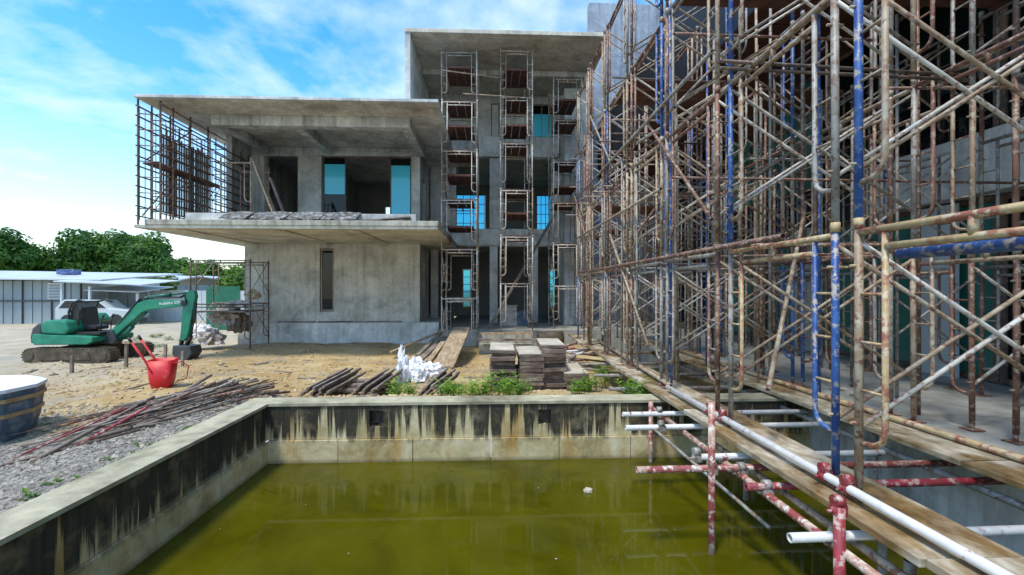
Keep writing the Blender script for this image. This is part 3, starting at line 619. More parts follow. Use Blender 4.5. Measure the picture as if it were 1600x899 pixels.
# facade towers before the concrete block
zb = gz(-1, 14.4) - .0
tower('slim scaffold tower before the concrete block, beside the wing roof', (-1.68, 14.42, -.70), 0, 1.14, 1.35, 6, 'pale', [(2, 0), (2.45, 0), (3, 0), (3.5, 0), (4, 0), (4.5, 0), (5, 0), (5.7, 0)], 'facade scaffold towers', 11, lift=1.6)
tower('middle scaffold tower before the concrete block with decks at every lift', (.24, 14.7, -.154), 0, 1.06, 1.35, 6, 'pale', [(2, 0), (2.5, 0), (3, 0), (4, 0), (4.4, 0), (5, 0), (5.6, 0)], 'facade scaffold towers', 12, lift=1.55)
tower('shorter scaffold tower before the pale pier of the concrete block', (2.13, 15.6, -.154), 0, 1.0, 1.35, 6, 'pale', [(2, 0), (3, 0), (3.4, 0), (4, 0), (5, 0), (5.5, 0)], 'facade scaffold towers', 13)
for (a, b, n) in (((-1.68, 14.40, 8.35), (.3, 14.66, 8.25), 'upper'), ((-1.0, 14.40, 7.6), (.9, 14.66, 7.62), 'lower')):
    tag(MB().tube(a, b, .022).build('tie_pipe', 'p_cream'), f'{n} cream pipe tying the slim tower to the middle facade tower', 'pipe')
tag(MB().obox((-.15, 15.5, -.1), (2.4, 16.8, 4.2), .16, .05).build('leaning_plank', 'wood_grey'), 'long grey plank leaning up across the openings of the concrete block', 'plank')
# small tower by the wing corner
st = tower('small rusty two-lift scaffold tower at the corner of the wing', (-9.62, 14.45, -.66), 0, 1.85, 1.15, 2, 'dark', [], None, 17, lift=1.40)
# ------------------------------------------------------------------ walkway boards and pipes over the pool
yb = [(-.6, 1.84), (1.86, 4.28), (4.30, 6.72), (6.74, 9.16), (9.18, 11.6)]
BL = ['wet scaffold board under the near end of the white pipe', 'wet puddled scaffold board carrying the blue and rusty posts', 'wet scaffold board crossing the far pool wall', 'scaffold board over the yard beside formwork stacks', 'last scaffold board of the walkway before the building']
def board(x0, x1, y0, y1, z, label, grp, tilt=0):
    mb = MB().box(0, x1 - x0, 0, y1 - y0, 0, .042); o = mb.build('scaffold_board', 'board', None, (x0, y0, z), (0, 0, tilt), .004)
    return tag(o, label, 'board', grp)
for k, (a, b) in enumerate(yb):
    board(1.86 + .006 * k, 2.34 + .006 * k, a, b, .026 + (.012 if k == 0 else 0), BL[k], 'boards of the pool-side walkway', R(-.4 + .25 * (k % 3)) - .035 * (k > 2))
for k, (a, b) in enumerate([(-.4, 1.98), (2.0, 2.9), (2.92, 5.3), (5.32, 7.7), (7.72, 10.1)]):
    board(3.22, 3.74, a, b, .026, ['scaffold board along the terrace edge nearest the pool end', 'short wet scaffold board along the terrace edge', 'wet scaffold board along the terrace edge, over the far wall', 'scaffold board along the terrace edge, past the pool', 'scaffold board along the terrace edge, by green glazing'][k], 'boards along the terrace edge', R(.3 * (k % 2)))
def pipe(a, b, mat, label, r=.026, hollow=True, name='steel_pipe', grp=None, k=10): return tag(MB().tube(a, b, r, k, hollow=hollow).build(name, mat), label, 'pipe', grp)
pipe((2.0, -.2, .125), (2.0, 5.0, .125), 'p_white', 'long white pipe with red chips lying along the wet boards', .026)
pipe((2.06, 5.05, .125), (2.3, 9.6, .125), 'p_cream', 'cream pipe continuing the white pipe along the boards')
pipe((1.80, .4, -.105), (1.80, 5.4, -.105), 'p_redwhite', 'flaking red pipe running under the edge of the walkway boards')
pipe((1.93, .4, -.107), (1.93, 3.9, -.107), 'p_cream', 'cream pipe running close beside the flaking red pipe under the boards')
pipe((2.2, .2, -.105), (2.2, 11, -.105), 'p_steel', 'dull pipe under the middle of the walkway boards')
pipe((3.3, .2, -.105), (3.3, 9, -.105), 'p_steel', 'dull pipe under the terrace-side boards')
pipe((3.62, .6, .10), (3.45, 9.5, .10), 'p_yellow', 'orange-yellow pipe lying along the terrace-edge boards')
cross = [(4.54, 1.34, 3.6, 'p_white', 'white and red cross pipe next to the far pool wall'), (4.10, 1.24, 3.5, 'p_white', 'slightly tilted white cross pipe with a loose diagonal strut'),
         (3.36, 1.60, 3.1, 'p_white', 'short white cross pipe just above the long flaking red-white one'), (3.14, 1.03, 3.45, 'p_redwhite', 'longest flaking red and white cross pipe'),
         (2.84, 1.66, 4.0, 'p_red', 'plain red cross pipe under the wet boards'), (2.25, 1.55, 3.5, 'p_white', 'white cross pipe with open rusty end near the red prop'),
         (5.7, 1.5, 3.6, 'p_steel', 'grey cross pipe just past the far pool wall'), (6.6, 1.5, 3.6, 'p_steel', 'grey cross pipe beside the formwork stacks'), (7.6, 1.5, 3.6, 'p_steel', 'grey cross pipe over the yard grass'), (8.9, 1.6, 3.7, 'p_cream', 'cream cross pipe by the tangled pipe heap'), (1.6, 1.75, 3.6, 'p_cream', 'cream cross pipe under the near end of the boards')]
for (y, x0, x1, m, lb) in cross: pipe((x0, y, -.053 + (.0)), (x1, y + .03, -.053), m, lb, .025)
pipe((1.50, 4.14, -.06), (1.86, 2.9, -.36), 'p_steel', 'thin diagonal strut hanging below the white cross pipe', .014)
for (px, py, mat, top, lb) in ((1112, 865, 'p_redwhite', .44, 'flaking red prop standing in the water'), (1017, 722, 'p_redwhite', .02, 'thin red and white prop before the far pool wall')):
    p = onZ(px, py, WZ); pipe((p.x, p.y, WZ - .4), (p.x, p.y, top), mat, lb, .024)
pipe((1.77, 2.19, WZ - .4), (1.77, 2.19, .14), 'p_red', 'dark red prop clamped to the end of the white cross pipe', .027)
for i, (x, y) in enumerate(((1.96, 2.0), (2.28, 2.5), (2.28, 3.9), (3.4, 2.4), (3.4, 3.8))): pipe((x, y, WZ - .4), (x, y, -.03), 'p_steel', ['grey prop under the near walkway board', 'grey prop below the blue corner post', 'grey prop below the pool-side boards by the far wall', 'grey prop below the short terrace-edge board', 'grey prop below the terrace-edge board by the far wall'][i], .024)
# ledgers along the scaffold at the first lift
for (y0, y1, m, z) in ((-.3, 2.46, 'p_yellow', 1.47), ): pass
pipe((2.2, -.4, 1.44), (2.2, 2.3, 1.44), 'p_blue', 'blue pipe resting along the first lift of the near tower', .03)
for i, (x, z, y0, y1, m) in enumerate(((2.02, 1.62, 3.0, 10.5, 'p_rust'), (2.12, 3.07, 2.6, 10.6, 'p_cream'), (2.02, 3.45, 4, 10.7, 'p_steel'), (2.12, 4.55, 4.2, 10.7, 'p_cream'), (3.78, 1.6, 2, 10, 'p_rust'), (3.8, 3.06, 2, 10, 'p_cream'), (2.0, 2.45, 5.2, 10.7, 'p_cream'), (3.7, 4.5, 3, 10, 'p_steel'))):
    pipe((x, y0, z), (x, y1, z + .02), m, ['rusty ledger pipe along the outer face at first lift', 'cream ledger pipe along the outer face at second lift', 'dull guard pipe above the second lift, outer face', 'cream ledger pipe along the outer face at third lift', 'rusty ledger pipe along the inner face at first lift', 'cream ledger pipe along the inner face at second lift', 'cream guard pipe halfway up the second lift', 'dull ledger pipe along the inner face at third lift'][i], .021)
for i in range(9):                                                      # raking pipes
    y = 3.2 + i * .85; pipe((2.04, y, .5 + (i % 3) * 1.4), (2.04 if i % 2 else 3.7, y + 1.9, 2.2 + (i % 3) * 1.4), ['p_cream', 'p_rust', 'p_steel'][i % 3], ['cream', 'rusty', 'dull grey'][i % 3] + (' raking pipe in the outer face of the scaffold row over the pool' if i % 2 else ' raking pipe crossing through the scaffold row over the pool'), .019, grp='raking scaffold pipes')
# couplers
cm = MB().path([(-.024, 0, 0), (.024, 0, 0)], .0315, 12).path([(0, -.024, .05), (0, .024, .05)], .0315, 12).box(-.02, .02, -.02, .02, .02, .035).tube((.0, .03, .0), (.0, .06, .0), .008, 6).box(-.012, .012, -.045, -.028, -.03, .03).mesh('pipe_coupler'); cm.materials.append(M['p_rust'])
for i, (x, y, z) in enumerate(((2.0, 2.59, .12), (2.0, 2.42, .12), (2.0, 3.78, .12), (2.0, 4.0, .12), (1.77, 2.2, .11), (1.57, 3.12, -.06), (1.57, 3.36, -.06), (1.80, 3.14, -.09), (1.8, 2.25, -.09), (1.8, 2.84, -.09), (1.73, 4.55, -.06), (1.57, 4.08, -.06))):
    o = put('pipe_coupler', cm, 'p_red' if i < 5 else 'p_steel', None, (x, y, z), (0, 0, R(90))); tag(o, 'red pipe coupler clamping the long white pipe' if i < 5 else 'dull steel coupler clamping a cross pipe beside the pool boards', 'coupler', 'red couplers on the white pipe' if i < 5 else 'couplers on the cross pipes')

# ------------------------------------------------------------------ excavator
ex = thing('mini_excavator', 'green mini excavator on tracks with its arm lowered to the earth', 'excavator', (-11.58, 13.25, -.76)); ex.scale = (.92, .92, .95)
def ep(n, mb, m, bv=0, par=None): return mb.build(n, m, par or ex, bevel=bv)
def trackpoly(x0, x1, h, r):
    p = []
    for a in range(9): t = R(90 + 180 * a / 8); p.append((x0 + r + r * math.cos(t), r + r * math.sin(t)))
    for a in range(9): t = R(-90 + 180 * a / 8); p.append((x1 - r + r * math.cos(t), r + r * math.sin(t)))
    return p
for y0 in (-.85, .5):
    po = trackpoly(-1.25, 1.25, .42, .21); tk = ep('track', MB().prism(po, y0, y0 + .36), 'track', .01)
    MB().prism([(-.75, .1), (.7, .1), (.62, .33), (-.7, .33)], y0 - .02, y0 + .38).build('track_frame', 'track', tk)
    for xx in (-1.04, 1.04): MB().path([(xx, y0 - .03, .21), (xx, y0 + .39, .21)], .13, 12).build('wheel', 'track', tk)
    cl = MB(); P = po + po[:1]
    for a, b in zip(P, P[1:]):
        d = math.hypot(b[0] - a[0], b[1] - a[1]); n = max(1, int(d / .13))
        for q in range(n):
            u = (q + .5) / n; c = Vector((a[0] + (b[0] - a[0]) * u, 0, a[1] + (b[1] - a[1]) * u)); tdir = Vector((b[0] - a[0], 0, b[1] - a[1])).normalized(); nn = Vector((-tdir.z, 0, tdir.x))
            if (c - Vector((max(-1, min(1, c.x)), 0, .21))).dot(nn) < 0: nn = -nn
            cl.obox((c.x, y0 - .01, c.z), (c.x, y0 + .37, c.z), .05, .03)
    cl.build('grousers', 'track', tk)
ep('car_body', MB().box(-.5, .5, -.5, .5, .22, .44), 'track', .02)
ep('slew_ring', MB().path([(0, 0, .42), (0, 0, .54)], .42, 18), 'black')
base = [(-.95, .52), (.55, .52), (.72, .60), (.72, .74), (-.05, .80), (-.98, .84), (-1.02, .65)]
ep('lower_body', MB().prism(base, -.82, .7), 'green', .03)
ep('engine_cover', MB().prism([(-.72, .85), (-.05, .81), (.06, .95), (-.02, 1.18), (-.2, 1.24), (-.6, 1.22), (-.74, 1.12)], -.84, .25), 'green', .05)
cwt = ep('counterweight', MB().prism([(-1.06, .55), (-.76, .55), (-.745, 1.14), (-.86, 1.13), (-1.02, 1.0), (-1.08, .75)], -.80, .68), 'charcoal', .05)
MB().box(-1.075, -1.05, -.72, -.5, .86, .97).build('tail_lamp', 'red', cwt)
ep('rear_hood', MB().prism([(-1.10, .98), (-.25, 1.08), (-.16, 1.16), (-.32, 1.36), (-.75, 1.36), (-1.08, 1.18)], .27, .92), 'green', .05)
seat = ep('seat', MB().prism([(-.08, .9), (.38, .9), (.38, 1.02), (.1, 1.05), (.02, 1.6), (-.1, 1.62), (-.14, 1.0)], -.32, .18), 'black', .04)
ep('cab_floor', MB().box(-.1, .75, -.6, .3, .78, .86), 'black', .01)
cf = MB()
for y in (-.55, .32): cf.path([(-.18, y, .85), (-.2, y, 1.45), (-.1, y, 1.72), (.12, y, 1.80), (.35, y, 1.72)], .03, 6)
cf.tube((-.2, -.55, 1.45), (-.2, .32, 1.45), .025).tube((-.08, -.55, 1.74), (-.08, .32, 1.74), .025); ep('roll_bar', cf, 'black')
ep('rear_screen', MB().prism([(-.21, 1.0), (.02, 1.0), (.06, 1.5), (-.06, 1.70), (-.19, 1.5)], -.5, -.46), 'black')
for y in (-.25, .1): ep('control_lever', MB().path([(.48, y, .86), (.5, y, 1.15), (.55, y, 1.3)], .015, 6).path([(.54, y, 1.27), (.57, y, 1.36)], .028, 6), 'black')
ep('swing_bracket', MB().prism([(.55, .5), (.95, .48), (1.02, .62), (.92, .9), (.7, .92), (.55, .8)], -.38, -.05), 'charcoal', .02)
bm_ = ep('boom', MB().prism([(.72, .78), (.86, .66), (1.05, .8), (1.75, 1.42), (1.95, 1.50), (2.95, 1.60), (3.0, 1.72), (2.92, 1.78), (1.9, 1.80), (1.62, 1.70), (1.4, 1.5)], -.32, -.12), 'green', .02)
ep('boom_cylinder', MB().tube((.98, -.22, .58), (1.4, -.22, 1.0), .07, 10).tube((1.38, -.22, .98), (1.82, -.22, 1.42), .035, 8), 'green_d')
ep('arm_cylinder', MB().tube((1.85, -.22, 1.86), (2.55, -.22, 1.95), .055, 10).tube((2.5, -.22, 1.945), (3.22, -.22, 2.02), .028, 8).tube((1.72, -.22, 1.72), (1.85, -.22, 1.87), .06), 'green_d')
for q in range(3): ep('hose', MB().path([(.95, -.30 + .05 * q, .95), (1.35, -.34 + .03 * q, 1.42 + .02 * q), (1.68, -.3 + .06 * q, 1.84), (2.2, -.3 + .06 * q, 1.86 + .02 * q), (2.85, -.3 + .06 * q, 1.86), (3.0, -.3 + .06 * q, 1.95), (3.1, -.33, 1.7)], .018, 6), 'black')
arm = ep('arm', MB().prism([(3.12, 2.08), (3.3, 2.07), (3.34, 1.9), (3.22, 1.3), (3.1, .68), (2.98, .55), (2.86, .6), (2.9, .9), (2.93, 1.35), (2.98, 1.75)], -.30, -.14), 'green', .02)
MB().path([(3.0, -.33, 1.68), (3.0, -.11, 1.68)], .08, 12).build('pivot_pin', 'black', arm)
ep('bucket_cylinder', MB().tube((3.3, -.22, 1.7), (3.24, -.22, 1.1), .05, 8).tube((3.24, -.22, 1.15), (3.17, -.22, .68), .026, 8), 'black')
ep('bucket_link', MB().obox((3.16, -.22, .68), (3.02, -.22, .42), .16, .05).obox((2.9, -.22, .66), (2.86, -.22, .42), .14, .05), 'black')
bk = ep('bucket', MB().prism([(2.78, .44), (3.3, .42), (3.34, .2), (3.18, -.02), (2.9, .0), (2.76, .2)], -.48, .04), 'charcoal', .02)
for q in range(4): MB().obox((3.2, -.43 + q * .14, .0), (3.36, -.43 + q * .14, -.06), .05, .03).build('tooth', 'track', bk)
def text(s, size, loc, rot, mat, parent, name='lettering'):
    c = bpy.data.curves.new(name, 'FONT'); c.body = s; c.size = size; c.extrude = .001; c.align_x = 'LEFT'; tmp = bpy.data.objects.new('t', c); COL.objects.link(tmp)
    dg = bpy.context.evaluated_depsgraph_get(); me = bpy.data.meshes.new_from_object(tmp.evaluated_get(dg)); bpy.data.objects.remove(tmp); me.materials.clear()
    o = put(name, me, mat, parent, loc, rot); return o
text('Kobelco 55R', .12, (2.28, -.323, 1.64), (R(90), R(-5), 0), 'white', bm_)
# ------------------------------------------------------------------ yard: sheds, fence, car, trees
def corr(mb, x0, x1, z0, z1, y, step=.25, d=.035, mi=0):
    n = int((x1 - x0) / step); n = max(1, n); s = (x1 - x0) / n
    for i in range(n): mb.box(x0 + i * s, x0 + (i + 1) * s - .02, y - (d if i % 2 else 0), y + .06, z0, z1, mi)
    return mb
GZ = -.78
sh = thing('site_shed', 'long grey corrugated metal site shed with low zinc roof', 'shed', (-26, 27, GZ))
SX0, SX1 = -34.0, -24.2
xk = SX0
for k in range(6): part(sh, 'wall_panel', corr(MB(), xk, xk + 1.58, GZ, 1.75, 27.0, .26), 'sheet_grey'); part(sh, 'post', MB().box(xk + 1.585, xk + 1.63, 26.93, 27.05, GZ, 1.78), 'charcoal'); xk += 1.635
part(sh, 'end_wall', MB().box(SX1, SX1 + .06, 27.05, 33, GZ, 1.75), 'sheet_white')
part(sh, 'wall_rail', MB().box(SX0, SX1, 26.9, 26.95, .52, .6), 'charcoal')
rf = MB(); rf.v += [(-35, 26.3, 1.86), (-22.5, 26.3, 1.74), (-22.5, 33, 2.3), (-35, 33, 2.5), (-35, 26.3, 1.93), (-22.5, 26.3, 1.81), (-22.5, 33, 2.37), (-35, 33, 2.57)]
for q in ((0, 1, 2, 3), (7, 6, 5, 4), (0, 4, 5, 1), (1, 5, 6, 2), (2, 6, 7, 3), (3, 7, 4, 0)): rf.face(list(q))
part(sh, 'roof', rf, 'roof_metal')
w_ = part(sh, 'window', MB().box(-26.0, -25.1, 26.88, 26.93, .65, 1.62), 'sheet_white')
for q in range(5): MB().box(-25.92, -25.18, 26.86, 26.879, .72 + q * .17, .84 + q * .17).build('louvre', 'sheet_grey', w_)
part(sh, 'blue_panel', MB().box(-28.0, -26.9, 29.5, 30.0, 2.2, 2.52), 'p_blue')
cp2 = thing('carport', 'open lean-to carport with pale sheet roofs beside the shed', 'carport', (-21.5, 27.5, GZ))
for (x0, x1, y0, y1, z, sl) in ((-24.3, -19.6, 25.4, 28.5, 1.45, .2), (-23.2, -20.2, 26.0, 28.8, 1.05, .12)):
    mb = MB(); mb.v += [(x0, y0, z + sl), (x1, y0, z), (x1, y1, z + .3), (x0, y1, z + .3 + sl)]; mb.v += [(a, b, c + .05) for a, b, c in mb.v[:4]]
    for q in ((0, 1, 2, 3), (7, 6, 5, 4), (0, 4, 5, 1), (1, 5, 6, 2), (2, 6, 7, 3), (3, 7, 4, 0)): mb.face(list(q))
    part(cp2, 'roof_sheet', mb, 'roof_metal')
for (x, y, z) in ((-22.5, 25.6, 1.4), (-24.0, 25.6, 1.55), (-20.4, 26.2, 1.0), (-21.5, 28.6, 1.2)): part(cp2, 'post', MB().box(x - .05, x + .05, y - .05, y + .05, GZ, z), 'sheet_white')
part(cp2, 'back_wall', corr(MB(), -24.1, -21.7, GZ, 1.25, 28.69, .3), 'sheet_grey')
fe = thing('metal_fence', 'white corrugated sheet metal hoarding between carport and wing', 'fence', (-18, 29, GZ))
xk = -21.6
while xk < -9.2:
    part(fe, 'panel', corr(MB(), xk, xk + 1.18, GZ, 1.17 + random.uniform(-.02, .02), 28.7, .3, .02), 'sheet_white'); xk += 1.2
for i, (x0, x1, y, zt, lb) in enumerate(((-36, -29, 44, 2.6, 'far grey gabled shed roof behind the carport'), (-29, -21.5, 40, 2.35, 'far shed with white sheet roof behind the hoarding'), (-20.5, -11.0, 42, 2.5, 'far corrugated shed behind the small scaffold tower'))):
    s2 = thing('far_shed', lb, 'shed', ((x0 + x1) / 2, y, GZ)); xm = x0 + (x1 - x0) * .45
    part(s2, 'wall', corr(MB(), x0, x1, GZ, zt - .75, y, .5), 'sheet_grey')
    for q, (xa, xb, za, zb2) in enumerate(((x0 - .3, xm, zt - .75, zt), (xm, x1 + .3, zt, zt - .7))):
        mb = MB(); mb.v += [(xa, y - .5, za), (xb, y - .5, zb2), (xb, y + 7, zb2), (xa, y + 7, za)]; mb.v += [(a, b, c + .08) for a, b, c in mb.v[:4]]
        for f_ in ((0, 1, 2, 3), (7, 6, 5, 4), (0, 4, 5, 1), (1, 5, 6, 2), (2, 6, 7, 3), (3, 7, 4, 0)): mb.face(list(f_))
        part(s2, 'roof', mb, 'roof_metal')
car = thing('parked_car', 'white car parked under the carport behind the excavator', 'car', (-22.9, 25.9, GZ), R(8))
body = [(-1.0, .35), (2.6, .35), (2.7, .62), (2.5, .85), (1.5, .98), (1.0, 1.42), (-.6, 1.46), (-1.0, 1.0)]
MB().prism(body, -.8, .8).build('body', 'sheet_white', car, bevel=.06)
MB().prism([(1.42, .99), (1.0, 1.36), (-.5, 1.40), (-.8, 1.0)], -.815, .815).build('window', 'black', car)
for xx in (-.4, 1.9):
    for y in (-.82, .62): MB().path([(xx, y, .32), (xx, y + .2, .32)], .32, 16).build('wheel', 'black', car)
for y in (-.6, .6): MB().box(2.6, 2.68, y - .15, y + .15, .62, .76).build('headlight', 'glass_sky', car)

def tree(label, x, y, h, rx, seed, leaf='leaf', n=7000, ls=.42, name='broadleaf_tree', zb=None, grp='trees beyond the sheds'):
    rr = random.Random(seed); t = thing(name, label, 'tree', (x, y, GZ)); t['group'] = grp; cz = h * .58; rz = h * .43
    blobs = []
    for i in range(22):
        a, e, q = rr.uniform(0, 6.28), rr.uniform(-.5, 1.2), rr.uniform(.35, .8)
        blobs.append((Vector((rx * q * math.cos(a) * math.cos(e), rx * q * math.sin(a) * math.cos(e) * .8, cz + rz * q * math.sin(e))), rr.uniform(.16, .46) * min(rx, rz * 1.5)))
    tk = MB().path([(0, 0, 0), (.1, 0, h * .2), (0, .1, h * .45), (.1, 0, h * .8)], [h * .035, h * .028, h * .02, h * .006], 8)
    for c, r in blobs[:8]: tk.path([(0, 0, h * rr.uniform(.18, .45)), tuple(c * .6 + Vector((0, 0, h * .1))), tuple(c)], [h * .014, h * .009, h * .003], 5)
    tk.build('trunk', 'bark', t)
    mb = MB()
    for _ in range(n):
        bi = rr.randrange(len(blobs)); c, r = blobs[bi]; d = Vector((rr.gauss(0, 1), rr.gauss(0, 1), rr.gauss(0, 1))).normalized(); p = c + d * r * (rr.random() ** .35) * Vector((1, 1, .8)).length / 1.62
        nrm = (d + Vector((rr.uniform(-.8, .8), rr.uniform(-.8, .8), rr.uniform(-.3, .9)))).normalized(); u = nrm.orthogonal().normalized(); u.rotate(Matrix.Rotation(rr.uniform(0, 6.28), 3, nrm)); w = nrm.cross(u)
        s = ls * rr.uniform(.5, 1.1); b = len(mb.v); mb.v += [tuple(p - u * s), tuple(p + w * s * .45 + nrm * s * .1), tuple(p + u * s), tuple(p - w * s * .45 + nrm * s * .1)]; mb.face([b, b + 1, b + 2, b + 3], 1 if bi % 3 == 0 and rr.random() < .7 else 0)
    mb.build('crown', [leaf, 'leaf3' if leaf == 'leaf' else 'leaf'], t); return t
def tat(px, Y): return onY(px, 452, Y).x
tree('broad dark tree, tallest beyond the sheds', tat(170, 62), 62, 10.0, 8.3, 1, n=19000, ls=.33)
tree('dark tree overlapping the right flank of the tallest tree', tat(222, 60), 60, 8.0, 4.8, 2, n=10000, ls=.32)
tree('dark tree behind the long grey shed roof', tat(8, 55), 55, 8.6, 5.2, 3, n=13000, ls=.32)
tree('slender pointed tree between the dark trees', tat(57, 56), 56, 7.8, 2.0, 4, n=3000, ls=.3)
tree('low dark tree filling the gap left of the tallest tree', tat(100, 64), 64, 7.6, 5.2, 5, n=10000, ls=.32)
tree('bushy green tree behind the far white shed roof', tat(292, 58), 58, 5.8, 3.6, 6, n=8000, ls=.28)
tree('light green tree behind the small scaffold tower', tat(345, 54), 54, 5.4, 4.0, 7, 'leaf2', n=8000, ls=.27)
tree('dark tree at the edge of the yard beyond the shed', tat(-45, 58), 58, 8.8, 6, 8, n=5000, ls=.45)
tree('small bright green bush behind the shed roof', tat(118, 36), 36, 3.5, 1.5, 9, 'leaf2', n=1500, ls=.22, name='leafy_bush')
tree('bright green bush behind the white hoarding', tat(240, 36), 36, 3.1, 2.6, 10, 'leaf2', n=2500, ls=.22, name='leafy_bush')
tree('bright green climbing bush by the wing corner', tat(372, 33), 33, 3.4, 1.9, 11, 'leaf2', n=2500, ls=.2, name='leafy_bush')

# ------------------------------------------------------------------ yard clutter
# tipped wheelbarrow
bx, by = -5.62, 7.75; wb = thing('wheelbarrow', 'bright red wheelbarrow tipped up on its nose beside the pole pile', 'wheelbarrow', (bx, by, gz(bx, by)), R(18)); wb.scale = (.88, .88, .95)
tub = MB(); prof = [(.14, .0, .17), (.17, .1, .19), (.215, .50, .235)]
rings = []
for (rx_, z, ry) in prof + [(.20, .495, .22), (.155, .1, .175), (.12, .03, .15)]:
    n = len(tub.v); rings.append(n)
    for j in range(16):
        a = 2 * math.pi * j / 16; e = .38; cx_, sy_ = math.cos(a), math.sin(a)
        tub.v.append((rx_ * math.copysign(abs(cx_) ** e, cx_), ry * math.copysign(abs(sy_) ** e, sy_), z))
for a, b in zip(rings, rings[1:]):
    for j in range(16): tub.face([a + j, a + (j + 1) % 16, b + (j + 1) % 16, b + j], 0, True)
tub.face([rings[0] + j for j in range(16)]); tub.face([rings[-1] + j for j in range(16)]); tub.build('tub', 'red', wb)
for y in (-.2, .2):
    MB().path([(-.1, y, .3), (-.2, y, .5), (-.42, y * 1.05, .86)], .02, 8).build('handle', 'red', wb)
    MB().path([(-.415, y * 1.05, .85), (-.46, y * 1.07, .925)], .026, 8).build('grip', 'black', wb)
MB().path([(.17, -.12, .42), (.34, -.1, .46), (.42, 0, .36), (.36, .1, .12), (.2, .12, .08)], .010, 6).build('leg_hoop', 'red', wb)
# blue drum at the left edge
dp = onZ(62, 672, -.28); dr = thing('mortar_tub', 'dented blue steel mortar tub with tan bands and whitish top', 'tub', (dp.x - 1.02, dp.y + .2, gz(dp.x - .6, dp.y) - .01))
def ringm(pr, k=12):
    mb = MB(); rs = []
    for (r, z) in pr:
        rs.append(len(mb.v)); mb.v += [(r * math.cos(2 * math.pi * (j + .5) / k), r * math.sin(2 * math.pi * (j + .5) / k), z) for j in range(k)]
    for a, b in zip(rs, rs[1:]):
        for j in range(k): mb.face([a + j, a + (j + 1) % k, b + (j + 1) % k, b + j])
    mb.face([rs[0] + j for j in range(k)]); mb.face([rs[-1] + j for j in range(k)]); return mb
ringm([(.54, 0), (.6, .2), (.64, .56)]).build('shell', 'blue_steel', dr)
for z, r in ((.3, .622), (.47, .642)): ringm([(r - .05, z - .022), (r + .006, z - .022), (r + .008, z + .022), (r - .05, z + .022)]).build('band', 'tan_band', dr)
ringm([(.60, .562), (.655, .562), (.655, .60), (.56, .63)]).build('lid', 'white', dr)
# pole pile
stick_meshes = {}
def stick(a, b, r, mat, label, grp, sides=6, cat='pole', name='pole'): return tag(MB().tube(a, b, r, sides).build(name, mat), label, cat, grp)
rr = random.Random(5); c0 = onZ(255, 640, -.2)
for k in range(120):
    u = rr.random(); cxp = c0.x + rr.gauss(.05, .36); cyp = c0.y + rr.gauss(.15, .42); ang = R(rr.choice([5, 12, 35, 44, 24, -12]) + rr.gauss(0, 12)); ln = rr.uniform(.3, .8)
    dxx, dyy = math.cos(ang) * ln, math.sin(ang) * ln; a = Vector((cxp - dxx, cyp - dyy, 0)); b = Vector((min(cxp + dxx, -2.85), cyp + dyy, 0))
    if a.x > -2.85: continue
    lay = .02 + .22 * (k / 120); a.z = gz(a.x, a.y) + lay * .5; b.z = gz(b.x, b.y) + lay + rr.uniform(0, .06)
    m = rr.choice(['wood_grey', 'wood_grey', 'p_dark', 'p_dark', 'p_steel', 'wood_grey', 'p_rust'])
    stick(a, b, rr.choice([.007, .009, .012, .018]), m, {'wood_grey': 'weathered timber pole in the tangled pile by the pool wall', 'p_dark': 'dark iron rod in the tangled pile by the pool wall', 'p_steel': 'dull steel rod in the tangled pile by the pool wall', 'p_rust': 'rusty red rod in the tangled pile by the pool wall'}[m], 'tangled poles by the pool wall')
for (p, q, m, r, lb) in (((50, 722), (240, 622), 'wood_grey', .02, 'long timber pole reaching from the gravel up over the pile'), ((20, 692), (200, 655), 'p_red', .011, 'rusty red rod poking out of the pile towards the blue tub'), ((60, 668), (190, 650), 'p_rust', .013, 'second rusty rod poking out of the pile, nearer the tub'), ((230, 668), (400, 590), 'wood_grey', .022, 'thick timber lying on top of the pole pile'), ((205, 640), (330, 585), 'wood_grey', .022, 'thick timber propped against the red wheelbarrow'), ((115, 700), (230, 685), 'p_red', .014, 'short red pipe at the gravel side of the pole pile')):
    a, b = onZ(*p, -.22), onZ(*q, -.12); a.z = gz(a.x, a.y) + r; b.z = gz(b.x, b.y) + .28; stick(a, b, r, m, lb, None)
# timber bundles behind the far pool wall
for (pa, pb, n, lb, gp) in (((470, 622), (530, 590), 14, 'grey lath in the bundle lying behind the far pool wall', 'lath bundle behind the pool wall'), ((550, 622), (598, 592), 12, 'grey lath in the second bundle, next to the white bags', 'lath bundle near the white bags'), ((655, 618), (690, 596), 11, 'grey lath in the bundle between white bags and weeds', 'lath bundle by the weeds')):
    for k in range(n):
        a, b = onZ(pa[0] + k * 3.2 + rr.uniform(-3, 3), pa[1], -.30), onZ(pb[0] + k * 3.0 + rr.uniform(-4, 4), pb[1], -.36); zo = .03 + .035 * (k % 4)
        a.z = gz(a.x, a.y) + zo; b.z = gz(b.x, b.y) + zo + .12; tag(MB().obox(a, b, .035, .03).build('lath', 'wood_grey'), lb, 'lath', gp)
for k in range(3):
    a = onZ(500, 612 - k * 5, -.35); tag(MB().box(0, 1.1, 0, .16, 0, .03).build('flat_board', 'form', None, (a.x, a.y, gz(a.x, a.y) + .03 + .035 * k), (R(2), 0, R(4 * k - 3))), 'reddish flat board lying between the lath bundles', 'board', 'flat boards between the bundles')
